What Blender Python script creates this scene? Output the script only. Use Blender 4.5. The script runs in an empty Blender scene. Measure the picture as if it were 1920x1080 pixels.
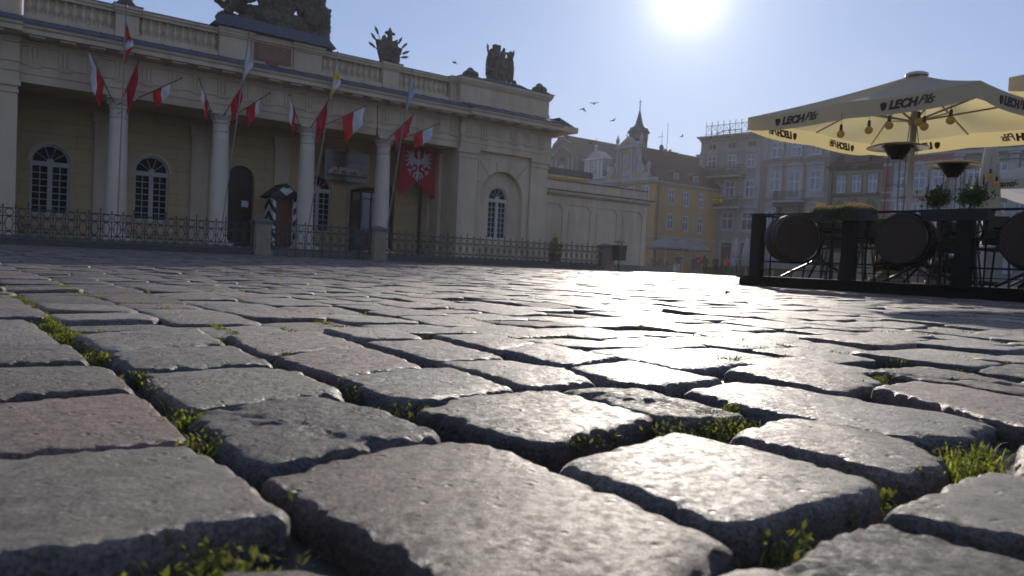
import bpy, math, random
import numpy as np
from mathutils import Vector, Matrix, Euler, noise as mnoise
random.seed(7)
rng = np.random.default_rng(7)
scn = bpy.context.scene
R = math.radians
# ------------------------------------------------------------------ camera
CAM_H, F_PX, ROLL, PITCH = 0.17, 1440.0, R(2.7), math.atan(50*math.cos(R(2.7))/1440.0)
cam_d = bpy.data.cameras.new("camera"); cam = bpy.data.objects.new("camera", cam_d)
scn.collection.objects.link(cam); scn.camera = cam
cam_d.sensor_width = 24.0; cam_d.lens = 18.0
cam_d.clip_start = 0.02; cam_d.clip_end = 2000
cam.matrix_world = Matrix.Translation((0, 0, CAM_H)) @ Matrix.Rotation(R(90)-PITCH, 4, 'X') @ Matrix.Rotation(ROLL, 4, 'Z')
cam_d.dof.use_dof = True; cam_d.dof.focus_distance = 1.9; cam_d.dof.aperture_fstop = 7.1
# ------------------------------------------------------------------ sky, sun
SUN_AZ, SUN_EL = R(11.8), R(16.3)
world = bpy.data.worlds.new("World"); scn.world = world; world.use_nodes = True
nt = world.node_tree; nt.nodes.clear()
def wn(t): return nt.nodes.new(t)
out = wn('ShaderNodeOutputWorld'); bg = wn('ShaderNodeBackground'); sky = wn('ShaderNodeTexSky')
sky.sky_type = 'NISHITA'; sky.sun_disc = False; sky.sun_elevation = SUN_EL; sky.sun_rotation = SUN_AZ
sky.air_density = 1.0; sky.dust_density = 0.0; sky.ozone_density = 1.5; sky.altitude = 50
bg.inputs['Strength'].default_value = 0.085
# the sun itself and the bright air round it, as seen in the sky
tc = wn('ShaderNodeTexCoord'); dot = wn('ShaderNodeVectorMath'); dot.operation = 'DOT_PRODUCT'
nrm = wn('ShaderNodeVectorMath'); nrm.operation = 'NORMALIZE'
SD = Vector((math.sin(SUN_AZ)*math.cos(R(19.0)), math.cos(SUN_AZ)*math.cos(R(19.0)), math.sin(R(19.0))))
dot.inputs[1].default_value = SD
nt.links.new(tc.outputs['Generated'], nrm.inputs[0]); nt.links.new(nrm.outputs[0], dot.inputs[0])
def wmath(op, a, b=None):
    m = wn('ShaderNodeMath'); m.operation = op
    for i, q in enumerate((a, b)):
        if q is None: continue
        if isinstance(q, (int, float)): m.inputs[i].default_value = q
        else: nt.links.new(q, m.inputs[i])
    return m.outputs[0]
cl = wmath('MAXIMUM', dot.outputs['Value'], 0.0)
g1 = wmath('MULTIPLY', wmath('POWER', cl, 1300.0), 2.6)
g2 = wmath('MULTIPLY', wmath('POWER', cl, 190.0), 0.9)
g3 = wmath('MULTIPLY', wmath('POWER', cl, 30.0), 0.55)
gs = wmath('ADD', wmath('ADD', g1, g2), g3)
glow = wn('ShaderNodeMixRGB'); glow.blend_type = 'ADD'; glow.inputs[0].default_value = 1.0
gcol = wn('ShaderNodeVectorMath'); gcol.operation = 'SCALE'; gcol.inputs[0].default_value = (3.2, 3.0, 2.8)
nt.links.new(gs, gcol.inputs['Scale'])
nt.links.new(gcol.outputs[0], glow.inputs[2])
# faint thin cloud veil
vn = wn('ShaderNodeTexNoise'); vn.inputs['Scale'].default_value = 2.2; vn.inputs['Detail'].default_value = 7
mp = wn('ShaderNodeMapping'); mp.inputs['Scale'].default_value = (1, 1, 5)
nt.links.new(tc.outputs['Generated'], mp.inputs[0]); nt.links.new(mp.outputs[0], vn.inputs['Vector'])
vr = wn('ShaderNodeMapRange'); vr.inputs['From Min'].default_value = 0.5; vr.inputs['From Max'].default_value = 0.85
vr.inputs['To Max'].default_value = 0.35
nt.links.new(vn.outputs[0], vr.inputs['Value'])
veil = wn('ShaderNodeMixRGB'); veil.inputs[2].default_value = (7.0, 7.2, 8.4, 1)
nt.links.new(vr.outputs[0], veil.inputs[0]); nt.links.new(glow.outputs[0], veil.inputs[1])
sz = wn('ShaderNodeSeparateXYZ'); nt.links.new(nrm.outputs[0], sz.inputs[0])
hr = wn('ShaderNodeMapRange'); hr.inputs['From Min'].default_value = -0.02; hr.inputs['From Max'].default_value = 0.42
hr.inputs['To Min'].default_value = 0.85; hr.inputs['To Max'].default_value = 0.40
nt.links.new(sz.outputs['Z'], hr.inputs['Value'])
hz = wn('ShaderNodeMixRGB'); hz.inputs[2].default_value = (3.5, 4.65, 8.5, 1)
nt.links.new(hr.outputs[0], hz.inputs[0]); nt.links.new(sky.outputs[0], hz.inputs[1]); nt.links.new(hz.outputs[0], glow.inputs[1])
nt.links.new(veil.outputs[0], bg.inputs['Color']); nt.links.new(bg.outputs[0], out.inputs[0])
sun_d = bpy.data.lights.new("sun", 'SUN'); sun_d.energy = 4.2; sun_d.angle = R(0.5); sun_d.color = (1, 0.91, 0.80)
sun = bpy.data.objects.new("sun", sun_d); scn.collection.objects.link(sun)
LD = Vector((math.sin(SUN_AZ)*math.cos(SUN_EL), math.cos(SUN_AZ)*math.cos(SUN_EL), math.sin(SUN_EL)))
sun.rotation_euler = LD.to_track_quat('Z', 'Y').to_euler(); sun.location = (0, 0, 60)
scn.view_settings.view_transform = 'Standard'; scn.view_settings.look = 'None'
scn.view_settings.exposure = 0.1; scn.view_settings.gamma = 1
scn.cycles.use_denoising = True
scn.cycles.max_bounces = 6; scn.cycles.diffuse_bounces = 3; scn.cycles.glossy_bounces = 3
scn.cycles.transmission_bounces = 4; scn.cycles.transparent_max_bounces = 8; scn.cycles.volume_bounces = 1
scn.cycles.sample_clamp_indirect = 4.0

# ------------------------------------------------------------------ materials
MATS = {}
def mat(name, col, rough=0.7, metal=0.0, var=0.12, scale=3.0, bump=0.0, bscale=20.0, spec=0.5, stretch=None, trans=0.0, extra=None, streak=0.0):
    if name in MATS: return MATS[name]
    m = bpy.data.materials.new(name); m.use_nodes = True; n = m.node_tree; b = n.nodes['Principled BSDF']
    b.inputs['Roughness'].default_value = rough; b.inputs['Metallic'].default_value = metal
    b.inputs['Specular IOR Level'].default_value = spec
    tc = n.nodes.new('ShaderNodeTexCoord'); mp = n.nodes.new('ShaderNodeMapping')
    if stretch: mp.inputs['Scale'].default_value = stretch
    n.links.new(tc.outputs['Object'], mp.inputs[0])
    no = n.nodes.new('ShaderNodeTexNoise'); no.inputs['Scale'].default_value = scale; no.inputs['Detail'].default_value = 6
    n.links.new(mp.outputs[0], no.inputs['Vector'])
    mx = n.nodes.new('ShaderNodeMixRGB'); c = Vector(col)
    mx.inputs[1].default_value = tuple(c*(1-var*1.6))+(1,); mx.inputs[2].default_value = tuple(c*(1+var*1.4))+(1,)
    n.links.new(no.outputs[0], mx.inputs[0]); n.links.new(mx.outputs[0], b.inputs['Base Color'])
    if streak:
        m3 = n.nodes.new('ShaderNodeMapping'); m3.inputs['Scale'].default_value = (1.0, 1.0, .16); n.links.new(tc.outputs['Object'], m3.inputs[0])
        n3 = n.nodes.new('ShaderNodeTexNoise'); n3.inputs['Scale'].default_value = 1.6; n3.inputs['Detail'].default_value = 8; n3.inputs['Roughness'].default_value = .65; n.links.new(m3.outputs[0], n3.inputs['Vector'])
        r3 = n.nodes.new('ShaderNodeMapRange'); r3.inputs[1].default_value = .42; r3.inputs[2].default_value = .72; r3.inputs[3].default_value = 1; r3.inputs[4].default_value = 1-streak; n.links.new(n3.outputs[0], r3.inputs[0])
        v3 = n.nodes.new('ShaderNodeVectorMath'); v3.operation = 'SCALE'; n.links.new(mx.outputs[0], v3.inputs[0]); n.links.new(r3.outputs[0], v3.inputs['Scale']); n.links.new(v3.outputs[0], b.inputs['Base Color'])
    if bump:
        n2 = n.nodes.new('ShaderNodeTexNoise'); n2.inputs['Scale'].default_value = bscale; n2.inputs['Detail'].default_value = 5
        n.links.new(mp.outputs[0], n2.inputs['Vector'])
        bp = n.nodes.new('ShaderNodeBump'); bp.inputs['Strength'].default_value = 0.6; bp.inputs['Distance'].default_value = bump
        n.links.new(n2.outputs[0], bp.inputs['Height']); n.links.new(bp.outputs[0], b.inputs['Normal'])
    if trans:
        t = n.nodes.new('ShaderNodeBsdfTranslucent'); t.inputs[0].default_value = tuple(extra or col)+(1,)
        ms = n.nodes.new('ShaderNodeMixShader'); ms.inputs[0].default_value = trans
        n.links.new(b.outputs[0], ms.inputs[1]); n.links.new(t.outputs[0], ms.inputs[2])
        n.links.new(ms.outputs[0], n.nodes['Material Output'].inputs[0])
    MATS[name] = m; return m
def brickmat(name, c1, c2, mortar, bw, bh, ms, rough=0.85, bump=0.01, plane='XZ', off=0.5, var=0.1):
    if name in MATS: return MATS[name]
    m = bpy.data.materials.new(name); m.use_nodes = True; n = m.node_tree; b = n.nodes['Principled BSDF']
    b.inputs['Roughness'].default_value = rough
    tc = n.nodes.new('ShaderNodeTexCoord'); sp = n.nodes.new('ShaderNodeSeparateXYZ'); cb = n.nodes.new('ShaderNodeCombineXYZ')
    n.links.new(tc.outputs['Object'], sp.inputs[0])
    n.links.new(sp.outputs['XYZ'.index(plane[0])], cb.inputs[0]); n.links.new(sp.outputs['XYZ'.index(plane[1])], cb.inputs[1])
    br = n.nodes.new('ShaderNodeTexBrick'); br.inputs['Scale'].default_value = 1.0; br.offset = off
    br.inputs['Brick Width'].default_value = bw; br.inputs['Row Height'].default_value = bh; br.inputs['Mortar Size'].default_value = ms
    br.inputs['Mortar Smooth'].default_value = 0.3
    br.inputs['Color1'].default_value = tuple(c1)+(1,); br.inputs['Color2'].default_value = tuple(c2)+(1,); br.inputs['Mortar'].default_value = tuple(mortar)+(1,)
    n.links.new(cb.outputs[0], br.inputs['Vector'])
    no = n.nodes.new('ShaderNodeTexNoise'); no.inputs['Scale'].default_value = 1.3; no.inputs['Detail'].default_value = 7
    n.links.new(tc.outputs['Object'], no.inputs['Vector'])
    mr = n.nodes.new('ShaderNodeMapRange'); mr.inputs['To Min'].default_value = 1-var*1.8; mr.inputs['To Max'].default_value = 1+var*1.8
    n.links.new(no.outputs[0], mr.inputs['Value'])
    vs = n.nodes.new('ShaderNodeVectorMath'); vs.operation = 'SCALE'
    n.links.new(br.outputs['Color'], vs.inputs[0]); n.links.new(mr.outputs[0], vs.inputs['Scale']); n.links.new(vs.outputs[0], b.inputs['Base Color'])
    bp = n.nodes.new('ShaderNodeBump'); bp.invert = True; bp.inputs['Distance'].default_value = bump; bp.inputs['Strength'].default_value = 0.8
    n.links.new(br.outputs['Fac'], bp.inputs['Height']); n.links.new(bp.outputs[0], b.inputs['Normal'])
    MATS[name] = m; return m

# ------------------------------------------------------------------ mesh builder
class MB:
    def __init__(s): s.v = []; s.f = []; s.mi = []; s.cur = 0
    def add(s, vs, fs):
        o = len(s.v); s.v += [tuple(p) for p in vs]
        for f in fs: s.f.append(tuple(i+o for i in f)); s.mi.append(s.cur)
    def box(s, x0, y0, z0, x1, y1, z1):
        v = [(x0,y0,z0),(x1,y0,z0),(x1,y1,z0),(x0,y1,z0),(x0,y0,z1),(x1,y0,z1),(x1,y1,z1),(x0,y1,z1)]
        s.add(v, [(0,3,2,1),(4,5,6,7),(0,1,5,4),(1,2,6,5),(2,3,7,6),(3,0,4,7)]); return s
    def frustum(s, c0, a0, b0, c1, a1, b1):   # rectangles centred c0, c1 with half sizes
        v = []
        for c, a, b in ((c0,a0,b0),(c1,a1,b1)): v += [(c[0]-a,c[1]-b,c[2]),(c[0]+a,c[1]-b,c[2]),(c[0]+a,c[1]+b,c[2]),(c[0]-a,c[1]+b,c[2])]
        s.add(v, [(0,3,2,1),(4,5,6,7),(0,1,5,4),(1,2,6,5),(2,3,7,6),(3,0,4,7)]); return s
    def tube(s, pts, r, n=8, closed=False, cap=True):
        pts = [Vector(p) for p in pts]; k = len(pts)
        rr = r if isinstance(r, (list, tuple)) else [r]*k
        vs = []; up = None
        for i, p in enumerate(pts):
            if closed: t = pts[(i+1) % k]-pts[i-1]
            else: t = pts[min(i+1,k-1)]-pts[max(i-1,0)]
            t = t.normalized() if t.length > 1e-9 else Vector((0,0,1))
            if up is None: up = Vector((0,0,1)) if abs(t.z) < 0.9 else Vector((1,0,0))
            a = t.cross(up); a = a.normalized() if a.length > 1e-6 else t.orthogonal().normalized()
            b = a.cross(t).normalized(); up = b
            for j in range(n):
                w = 2*math.pi*j/n; vs.append(p+(a*math.cos(w)+b*math.sin(w))*rr[i])
        fs = []
        for i in range(k if closed else k-1):
            i2 = (i+1) % k
            for j in range(n): fs.append((i*n+j, i*n+(j+1) % n, i2*n+(j+1) % n, i2*n+j))
        if cap and not closed: fs += [tuple(range(n))[::-1], tuple((k-1)*n+j for j in range(n))]
        s.add(vs, fs); return s
    def lathe(s, prof, c=(0,0,0), n=16, axis='z', cap=True):
        vs = []; fs = []
        for r, h in prof:
            for j in range(n):
                w = 2*math.pi*j/n; a, b = r*math.cos(w), r*math.sin(w)
                p = (a,b,h) if axis == 'z' else ((a,h,b) if axis == 'y' else (h,a,b))
                vs.append((p[0]+c[0],p[1]+c[1],p[2]+c[2]))
        k = len(prof)
        for i in range(k-1):
            for j in range(n): fs.append((i*n+j,i*n+(j+1)%n,(i+1)*n+(j+1)%n,(i+1)*n+j))
        if cap: fs += [tuple(range(n))[::-1], tuple((k-1)*n+j for j in range(n))]
        s.add(vs, fs); return s
    def prism(s, poly, y0, y1, plane='xz'):    # 2-D outline, extruded along the missing axis
        n = len(poly)
        def P(a, b, d): return (a,d,b) if plane == 'xz' else ((d,a,b) if plane == 'yz' else (a,b,d))
        vs = [P(a,b,y0) for a,b in poly]+[P(a,b,y1) for a,b in poly]
        s.add(vs, [tuple(range(n)), tuple(range(n,2*n))[::-1]]+[(i,i+n,(i+1)%n+n,(i+1)%n) for i in range(n)]); return s
    def blob(s, c, r, n=10, rot=None):
        vs = []; fs = []; rx, ry, rz = (r,r,r) if isinstance(r,(int,float)) else r; m = n//2+1
        M = rot.to_matrix() if rot is not None else None
        for i in range(m+1):
            t = math.pi*i/m
            for j in range(n):
                w = 2*math.pi*j/n; q = Vector((rx*math.sin(t)*math.cos(w), ry*math.sin(t)*math.sin(w), rz*math.cos(t)))
                if M: q = M@q
                vs.append((q.x+c[0],q.y+c[1],q.z+c[2]))
        for i in range(m):
            for j in range(n): fs.append((i*n+j,(i+1)*n+j,(i+1)*n+(j+1)%n,i*n+(j+1)%n))
        s.add(vs, fs); return s
    def build(s, name, m, parent=None, smooth=False):
        me = bpy.data.meshes.new(name); me.from_pydata(s.v, [], s.f)
        ms = m if isinstance(m, (list, tuple)) else [m]
        for q in ms: me.materials.append(q)
        if len(ms) > 1: me.polygons.foreach_set('material_index', s.mi)
        if smooth: me.polygons.foreach_set('use_smooth', [True]*len(me.polygons))
        me.update(); o = bpy.data.objects.new(name, me); scn.collection.objects.link(o)
        if parent is not None: o.parent = parent
        return o
def fix_normals(o):
    import bmesh
    b = bmesh.new(); b.from_mesh(o.data); bmesh.ops.recalc_face_normals(b, faces=b.faces); b.to_mesh(o.data); b.free(); return o
def tag(o, label, cat, group=None, kind=None):
    if label: o['label'] = label
    if cat: o['category'] = cat
    if group: o['group'] = group
    if kind: o['kind'] = kind
    return o
class Frame:
    def __init__(s, ox, oy, rot): s.o = (ox, oy); s.r = rot
    def w(s, x, y, z=0): c, n = math.cos(s.r), math.sin(s.r); return Vector((s.o[0]+x*c-y*n, s.o[1]+x*n+y*c, z))
GH = Frame(-11.51, 22.19, R(37.3)); PL = Frame(3.093, 10.139, R(-52.7)); ROW = Frame(19.56, 79.63, R(-47)); YE = Frame(13.14, 72.82, R(37.3))
FAR = Frame(12.79, 81.0, R(-52.7)); WORLD = Frame(0, 0, 0)
def empty(name, fr, x, y, z, label, cat, group=None, rot=0.0):
    o = bpy.data.objects.new(name, None); scn.collection.objects.link(o); o.empty_display_size = 0.2
    o.location = fr.w(x, y, z); o.rotation_euler = (0, 0, fr.r+rot)
    return tag(o, label, cat, group)
def place(o, fr, x, y, z, rot=0.0): o.location = fr.w(x, y, z); o.rotation_euler = (0, 0, fr.r+rot); return o
def copy_tree(o, parent=None):
    c = o.copy(); scn.collection.objects.link(c); c.parent = parent
    for ch in [q for q in bpy.data.objects if q.parent == o]: copy_tree(ch, c)
    return c
def text(body, size, m, parent, loc, rot=(R(90),0,0), ext=0.004, shear=0.0, off=0.0, name='lettering', space=1.0, align='CENTER'):
    cu = bpy.data.curves.new(name, 'FONT'); cu.body = body; cu.size = size; cu.extrude = ext; cu.shear = shear; cu.offset = off
    cu.align_x = align; cu.align_y = 'CENTER'; cu.space_character = space; cu.resolution_u = 3
    t = bpy.data.objects.new('t', cu); scn.collection.objects.link(t)
    me = bpy.data.meshes.new_from_object(t); bpy.data.objects.remove(t); bpy.data.curves.remove(cu)
    me.materials.clear(); me.materials.append(m)
    o = bpy.data.objects.new(name, me); scn.collection.objects.link(o); o.parent = parent; o.location = loc; o.rotation_euler = rot
    return o

# ------------------------------------------------------------------ ground
def sstep(a, b, x): t = np.clip((x-a)/(b-a), 0, 1); return t*t*(3-2*t)
def zg(x, y):
    x = np.asarray(x, float); y = np.asarray(y, float)
    w = -x*math.sin(R(37.3))+y*math.cos(R(37.3)); s = x*math.cos(R(37.3))+y*math.sin(R(37.3))
    dip = -0.055*np.exp(-((w-8.5)/3.6)**2)*(1-sstep(3.0, 7.5, s))
    return dip - 0.17*sstep(30, 64, np.hypot(x, y))
def gz(fr, x, y): p = fr.w(x, y); return float(zg(p.x, p.y))

def stone_material():
    m = bpy.data.materials.new('worn granite sett'); m.use_nodes = True; n = m.node_tree; b = n.nodes['Principled BSDF']; L = n.links.new
    at = n.nodes.new('ShaderNodeAttribute'); at.attribute_name = 'tint'
    ro = n.nodes.new('ShaderNodeAttribute'); ro.attribute_name = 'hewn'
    tc = n.nodes.new('ShaderNodeTexCoord')
    def noi(sc, det, rg=0.55):
        q = n.nodes.new('ShaderNodeTexNoise'); q.inputs['Scale'].default_value = sc; q.inputs['Detail'].default_value = det; q.inputs['Roughness'].default_value = rg
        L(tc.outputs['Object'], q.inputs['Vector']); return q.outputs[0]
    def mr(v, a, c, lo, hi):
        q = n.nodes.new('ShaderNodeMapRange'); L(v, q.inputs['Value'])
        for i, x in zip((1,2,3,4), (a,c,lo,hi)): q.inputs[i].default_value = x
        return q.outputs[0]
    def ma(op, a, c):
        q = n.nodes.new('ShaderNodeMath'); q.operation = op
        for i, x in enumerate((a,c)):
            if isinstance(x,(int,float)): q.inputs[i].default_value = x
            else: L(x, q.inputs[i])
        return q.outputs[0]
    mott = mr(noi(34, 8, 0.75), 0.32, 0.68, 0.5, 1.5)
    fine = mr(noi(300, 4, 0.75), 0.38, 0.62, 0.5, 1.5)
    blot = mr(noi(7, 5), 0.35, 0.7, 0.82, 1.15)
    sc = n.nodes.new('ShaderNodeVectorMath'); sc.operation = 'SCALE'; L(at.outputs['Color'], sc.inputs[0]); L(ma('MULTIPLY', ma('MULTIPLY', mott, fine), blot), sc.inputs['Scale'])
    L(sc.outputs[0], b.inputs['Base Color'])
    L(ma('ADD', mr(noi(95, 7, 0.75), 0.34, 0.66, 0.28, 0.72), ma('MULTIPLY', ro.outputs['Fac'], 0.15)), b.inputs['Roughness'])
    b.inputs['Specular IOR Level'].default_value = 0.30
    vo = n.nodes.new('ShaderNodeTexVoronoi'); vo.inputs['Scale'].default_value = 75; L(tc.outputs['Object'], vo.inputs['Vector'])
    pit = ma('MULTIPLY', mr(vo.outputs['Distance'], 0.0, 0.28, -1.0, 0.0), mr(noi(24, 2), 0.46, 0.60, 0.0, 1.0))
    grain = ma('MULTIPLY', noi(150, 9, 0.78), 3.6)
    wave = ma('MULTIPLY', noi(60, 3, 0.5), 0.5)
    hewn = ma('MULTIPLY', ma('MULTIPLY', noi(90, 8, 0.75), ro.outputs['Fac']), 2.6)
    h = ma('ADD', ma('ADD', grain, wave), ma('ADD', ma('MULTIPLY', pit, 4.5), hewn))
    bp = n.nodes.new('ShaderNodeBump'); bp.inputs['Strength'].default_value = 1.0; bp.inputs['Distance'].default_value = 0.0019
    L(h, bp.inputs['Height']); L(bp.outputs[0], b.inputs['Normal'])
    return m
STONE = stone_material()

DIG = {'A1':[(-0.421,0.549),(-0.31,0.637),(-0.271,0.649),(-0.213,0.593),(-0.136,0.49),(-0.163,0.457),(-0.235,0.414),(-0.297,0.372)],'A2':[(-0.571,0.744),(-0.434,0.888),(-0.388,0.835),(-0.28,0.683),(-0.284,0.67),(-0.45,0.561)],'A3':[(-0.727,0.962),(-0.559,1.072),(-0.44,0.901),(-0.603,0.764)],'A4':[(-0.854,1.163),(-0.716,1.253),(-0.596,1.088),(-0.736,0.984)],'A5':[(-1.138,1.547),(-1.035,1.643),(-0.738,1.276),(-0.875,1.168)],'B1':[(-0.188,0.574),(-0.116,0.675),(-0.041,0.739),(-0.006,0.713),(0.148,0.492),(0.089,0.399),(-0.019,0.375),(-0.043,0.404),(-0.118,0.495)],'B2':[(-0.33,0.783),(-0.281,0.856),(-0.226,0.905),(-0.146,0.858),(-0.06,0.742),(-0.116,0.675),(-0.192,0.586),(-0.238,0.648)],'B3':[(-0.49,1.017),(-0.419,1.087),(-0.357,1.132),(-0.293,1.092),(-0.197,0.939),(-0.222,0.906),(-0.332,0.794),(-0.401,0.883)],'B4':[(-0.618,1.168),(-0.564,1.286),(-0.48,1.338),(-0.35,1.152),(-0.5,1.023)],'B5':[(-0.79,1.391),(-0.698,1.588),(-0.647,1.59),(-0.503,1.354),(-0.627,1.185)],'C1':[(-0.099,0.851),(-0.051,0.945),(0.057,1.031),(0.173,0.873),(0.037,0.711),(-0.012,0.752)],'C2':[(-0.233,1.045),(-0.178,1.147),(-0.094,1.211),(0.024,1.013),(-0.053,0.941),(-0.102,0.869),(-0.159,0.931)],'C3':[(-0.375,1.213),(-0.324,1.329),(-0.254,1.391),(-0.126,1.194),(-0.235,1.054)],'C4':[(-0.553,1.497),(-0.514,1.551),(-0.41,1.64),(-0.257,1.407),(-0.402,1.245),(-0.48,1.364)],'D1':[(0.071,1.061),(0.179,1.097),(0.299,0.925),(0.176,0.865)],'D2':[(-0.125,1.266),(0.006,1.335),(0.093,1.251),(0.132,1.108),(0.071,1.066),(0.025,1.043)],'D3':[(-0.291,1.516),(-0.152,1.613),(-0.002,1.347),(-0.123,1.273)],'D4':[(-0.43,1.735),(-0.28,1.817),(-0.178,1.612),(-0.294,1.535)],'E1':[(0.252,1.1),(0.361,1.197),(0.403,1.183),(0.601,0.94),(0.513,0.842),(0.434,0.826),(0.378,0.881),(0.296,0.987)],'E2':[(0.096,1.258),(0.222,1.407),(0.343,1.208),(0.216,1.094),(0.154,1.114)],'E3':[(-0.02,1.471),(0.073,1.628),(0.202,1.423),(0.094,1.264)],'E4':[(-0.171,1.71),(-0.066,1.845),(0.064,1.624),(-0.025,1.469)],'R1':[(0.047,0.652),(0.184,0.809),(0.314,0.643),(0.304,0.609),(0.164,0.508),(0.145,0.509)],'R2':[(0.232,0.804),(0.324,0.908),(0.373,0.904),(0.431,0.808),(0.426,0.722),(0.351,0.662)],'R3':[(0.273,0.549),(0.441,0.699),(0.508,0.656),(0.405,0.456),(0.345,0.5)],'R4':[(0.134,0.425),(0.262,0.536),(0.348,0.465),(0.257,0.339),(0.142,0.353)],'R6':[(0.53,1.15),(0.691,1.291),(0.786,1.164),(0.865,1.06),(0.628,0.793),(0.605,0.926)],'R7':[(0.667,1.424),(0.831,1.548),(0.899,1.28),(0.796,1.167),(0.718,1.317)],'R9':[(0.379,1.348),(0.525,1.519),(0.644,1.452),(0.629,1.267),(0.498,1.141)],'N1':[(-0.148,0.393),(-0.107,0.405),(-0.091,0.4),(-0.031,0.336),(-0.097,0.321)],'R5':[(0.47,0.7),(0.56,0.83),(0.72,0.72),(0.63,0.6)],'A6':[(-1.3,1.83),(-1.17,1.9),(-1.04,1.73),(-1.17,1.62)]}
HEWN = {'R4', 'D1', 'R7', 'B2'}
stones = []   # (poly Nx2, tint, hewn, dz, tilt)
pal = np.array([(0.140,0.108,0.087),(0.158,0.118,0.094),(0.112,0.096,0.084),(0.178,0.116,0.094),(0.128,0.112,0.100),(0.180,0.148,0.120)])
def newtint(): return pal[rng.integers(len(pal))]*rng.uniform(0.72, 1.28)
A = np.array([-0.597, 0.802]); B = np.array([0.802, 0.597])
lane_cov = {}
for k, poly in DIG.items():
    p = np.array(poly); c = p.mean(0); p = c+(p-c)*1.012
    stones.append((p, newtint(), 1.0 if k in HEWN else 0.0, rng.uniform(0.003, 0.006), rng.uniform(-0.010, 0.010, 2)))
polyD = [np.array(p) for p in DIG.values()]
def inside(p, q):
    x, y = q; r = False; j = len(p)-1
    for i in range(len(p)):
        if (p[i][1] > y) != (p[j][1] > y) and x < (p[j][0]-p[i][0])*(y-p[i][1])/(p[j][1]-p[i][1])+p[i][0]: r = not r
        j = i
    return r
LW = 0.212
for k in range(-150, 190):
    b0 = 0.085+LW*k-LW/2+0.006*math.sin(k*1.7); b1 = b0+LW
    bc = (b0+b1)/2
    cov = []
    for p in polyD:
        bb = p@B
        if abs(bb.mean()-bc) < 0.115: aa = p@A; cov.append((aa.min()+0.012, aa.max()-0.012))
    a = -14.0+rng.uniform(0, 0.2)
    if abs(bc) < 2.2: a = -1.4+rng.uniform(0, 0.1)
    while a < 36:
        ln = 0.225*rng.uniform(0.78, 1.3)
        hit = [c for c in cov if a+ln > c[0] and a < c[1]]
        if hit:
            lo = min(c[0] for c in hit); hi = max(c[1] for c in hit)
            if lo-a > 0.10: ln = lo-a
            else: a = hi+0.004; continue
        a0, a1 = a, a+ln; a = a1
        ctr = A*(a0+a1)/2+B*bc
        d = math.hypot(*ctr)
        if ctr[1] < -0.3 or d > 31 or abs(ctr[0]) > 0.95*ctr[1]+1.6: continue
        wob = 0.006*math.sin(a0*3.1+k)
        g = 0.0018
        j = lambda: rng.uniform(-0.008, 0.008)
        q = np.array([A*(a0+g+j())+B*(b0+g+wob+j()), A*(a1-g+j())+B*(b0+g+wob+j()), A*(a1-g+j())+B*(b1-g+wob+j()), A*(a0+g+j())+B*(b1-g+wob+j())])
        if d < 3 and any(inside(p, ctr) for p in polyD): continue
        stones.append((q, newtint(), 1.0 if rng.random() < 0.07 else 0.0, rng.normal(0, 0.0035), rng.normal(0, 0.02, 2)))
def ring_prof(lod):
    if lod == 0: f = [.03,.07,.13,.2,.28,.37,.46,.56,.65,.73,.79,.84,.88,.915,.94,.96,.975,.988,.996]
    elif lod == 1: f = [.25,.5,.7,.82,.90,.95,.985]
    elif lod == 2: f = [.4,.75,.92,.98]
    else: f = [.6,.95]
    return np.array(f)
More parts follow.
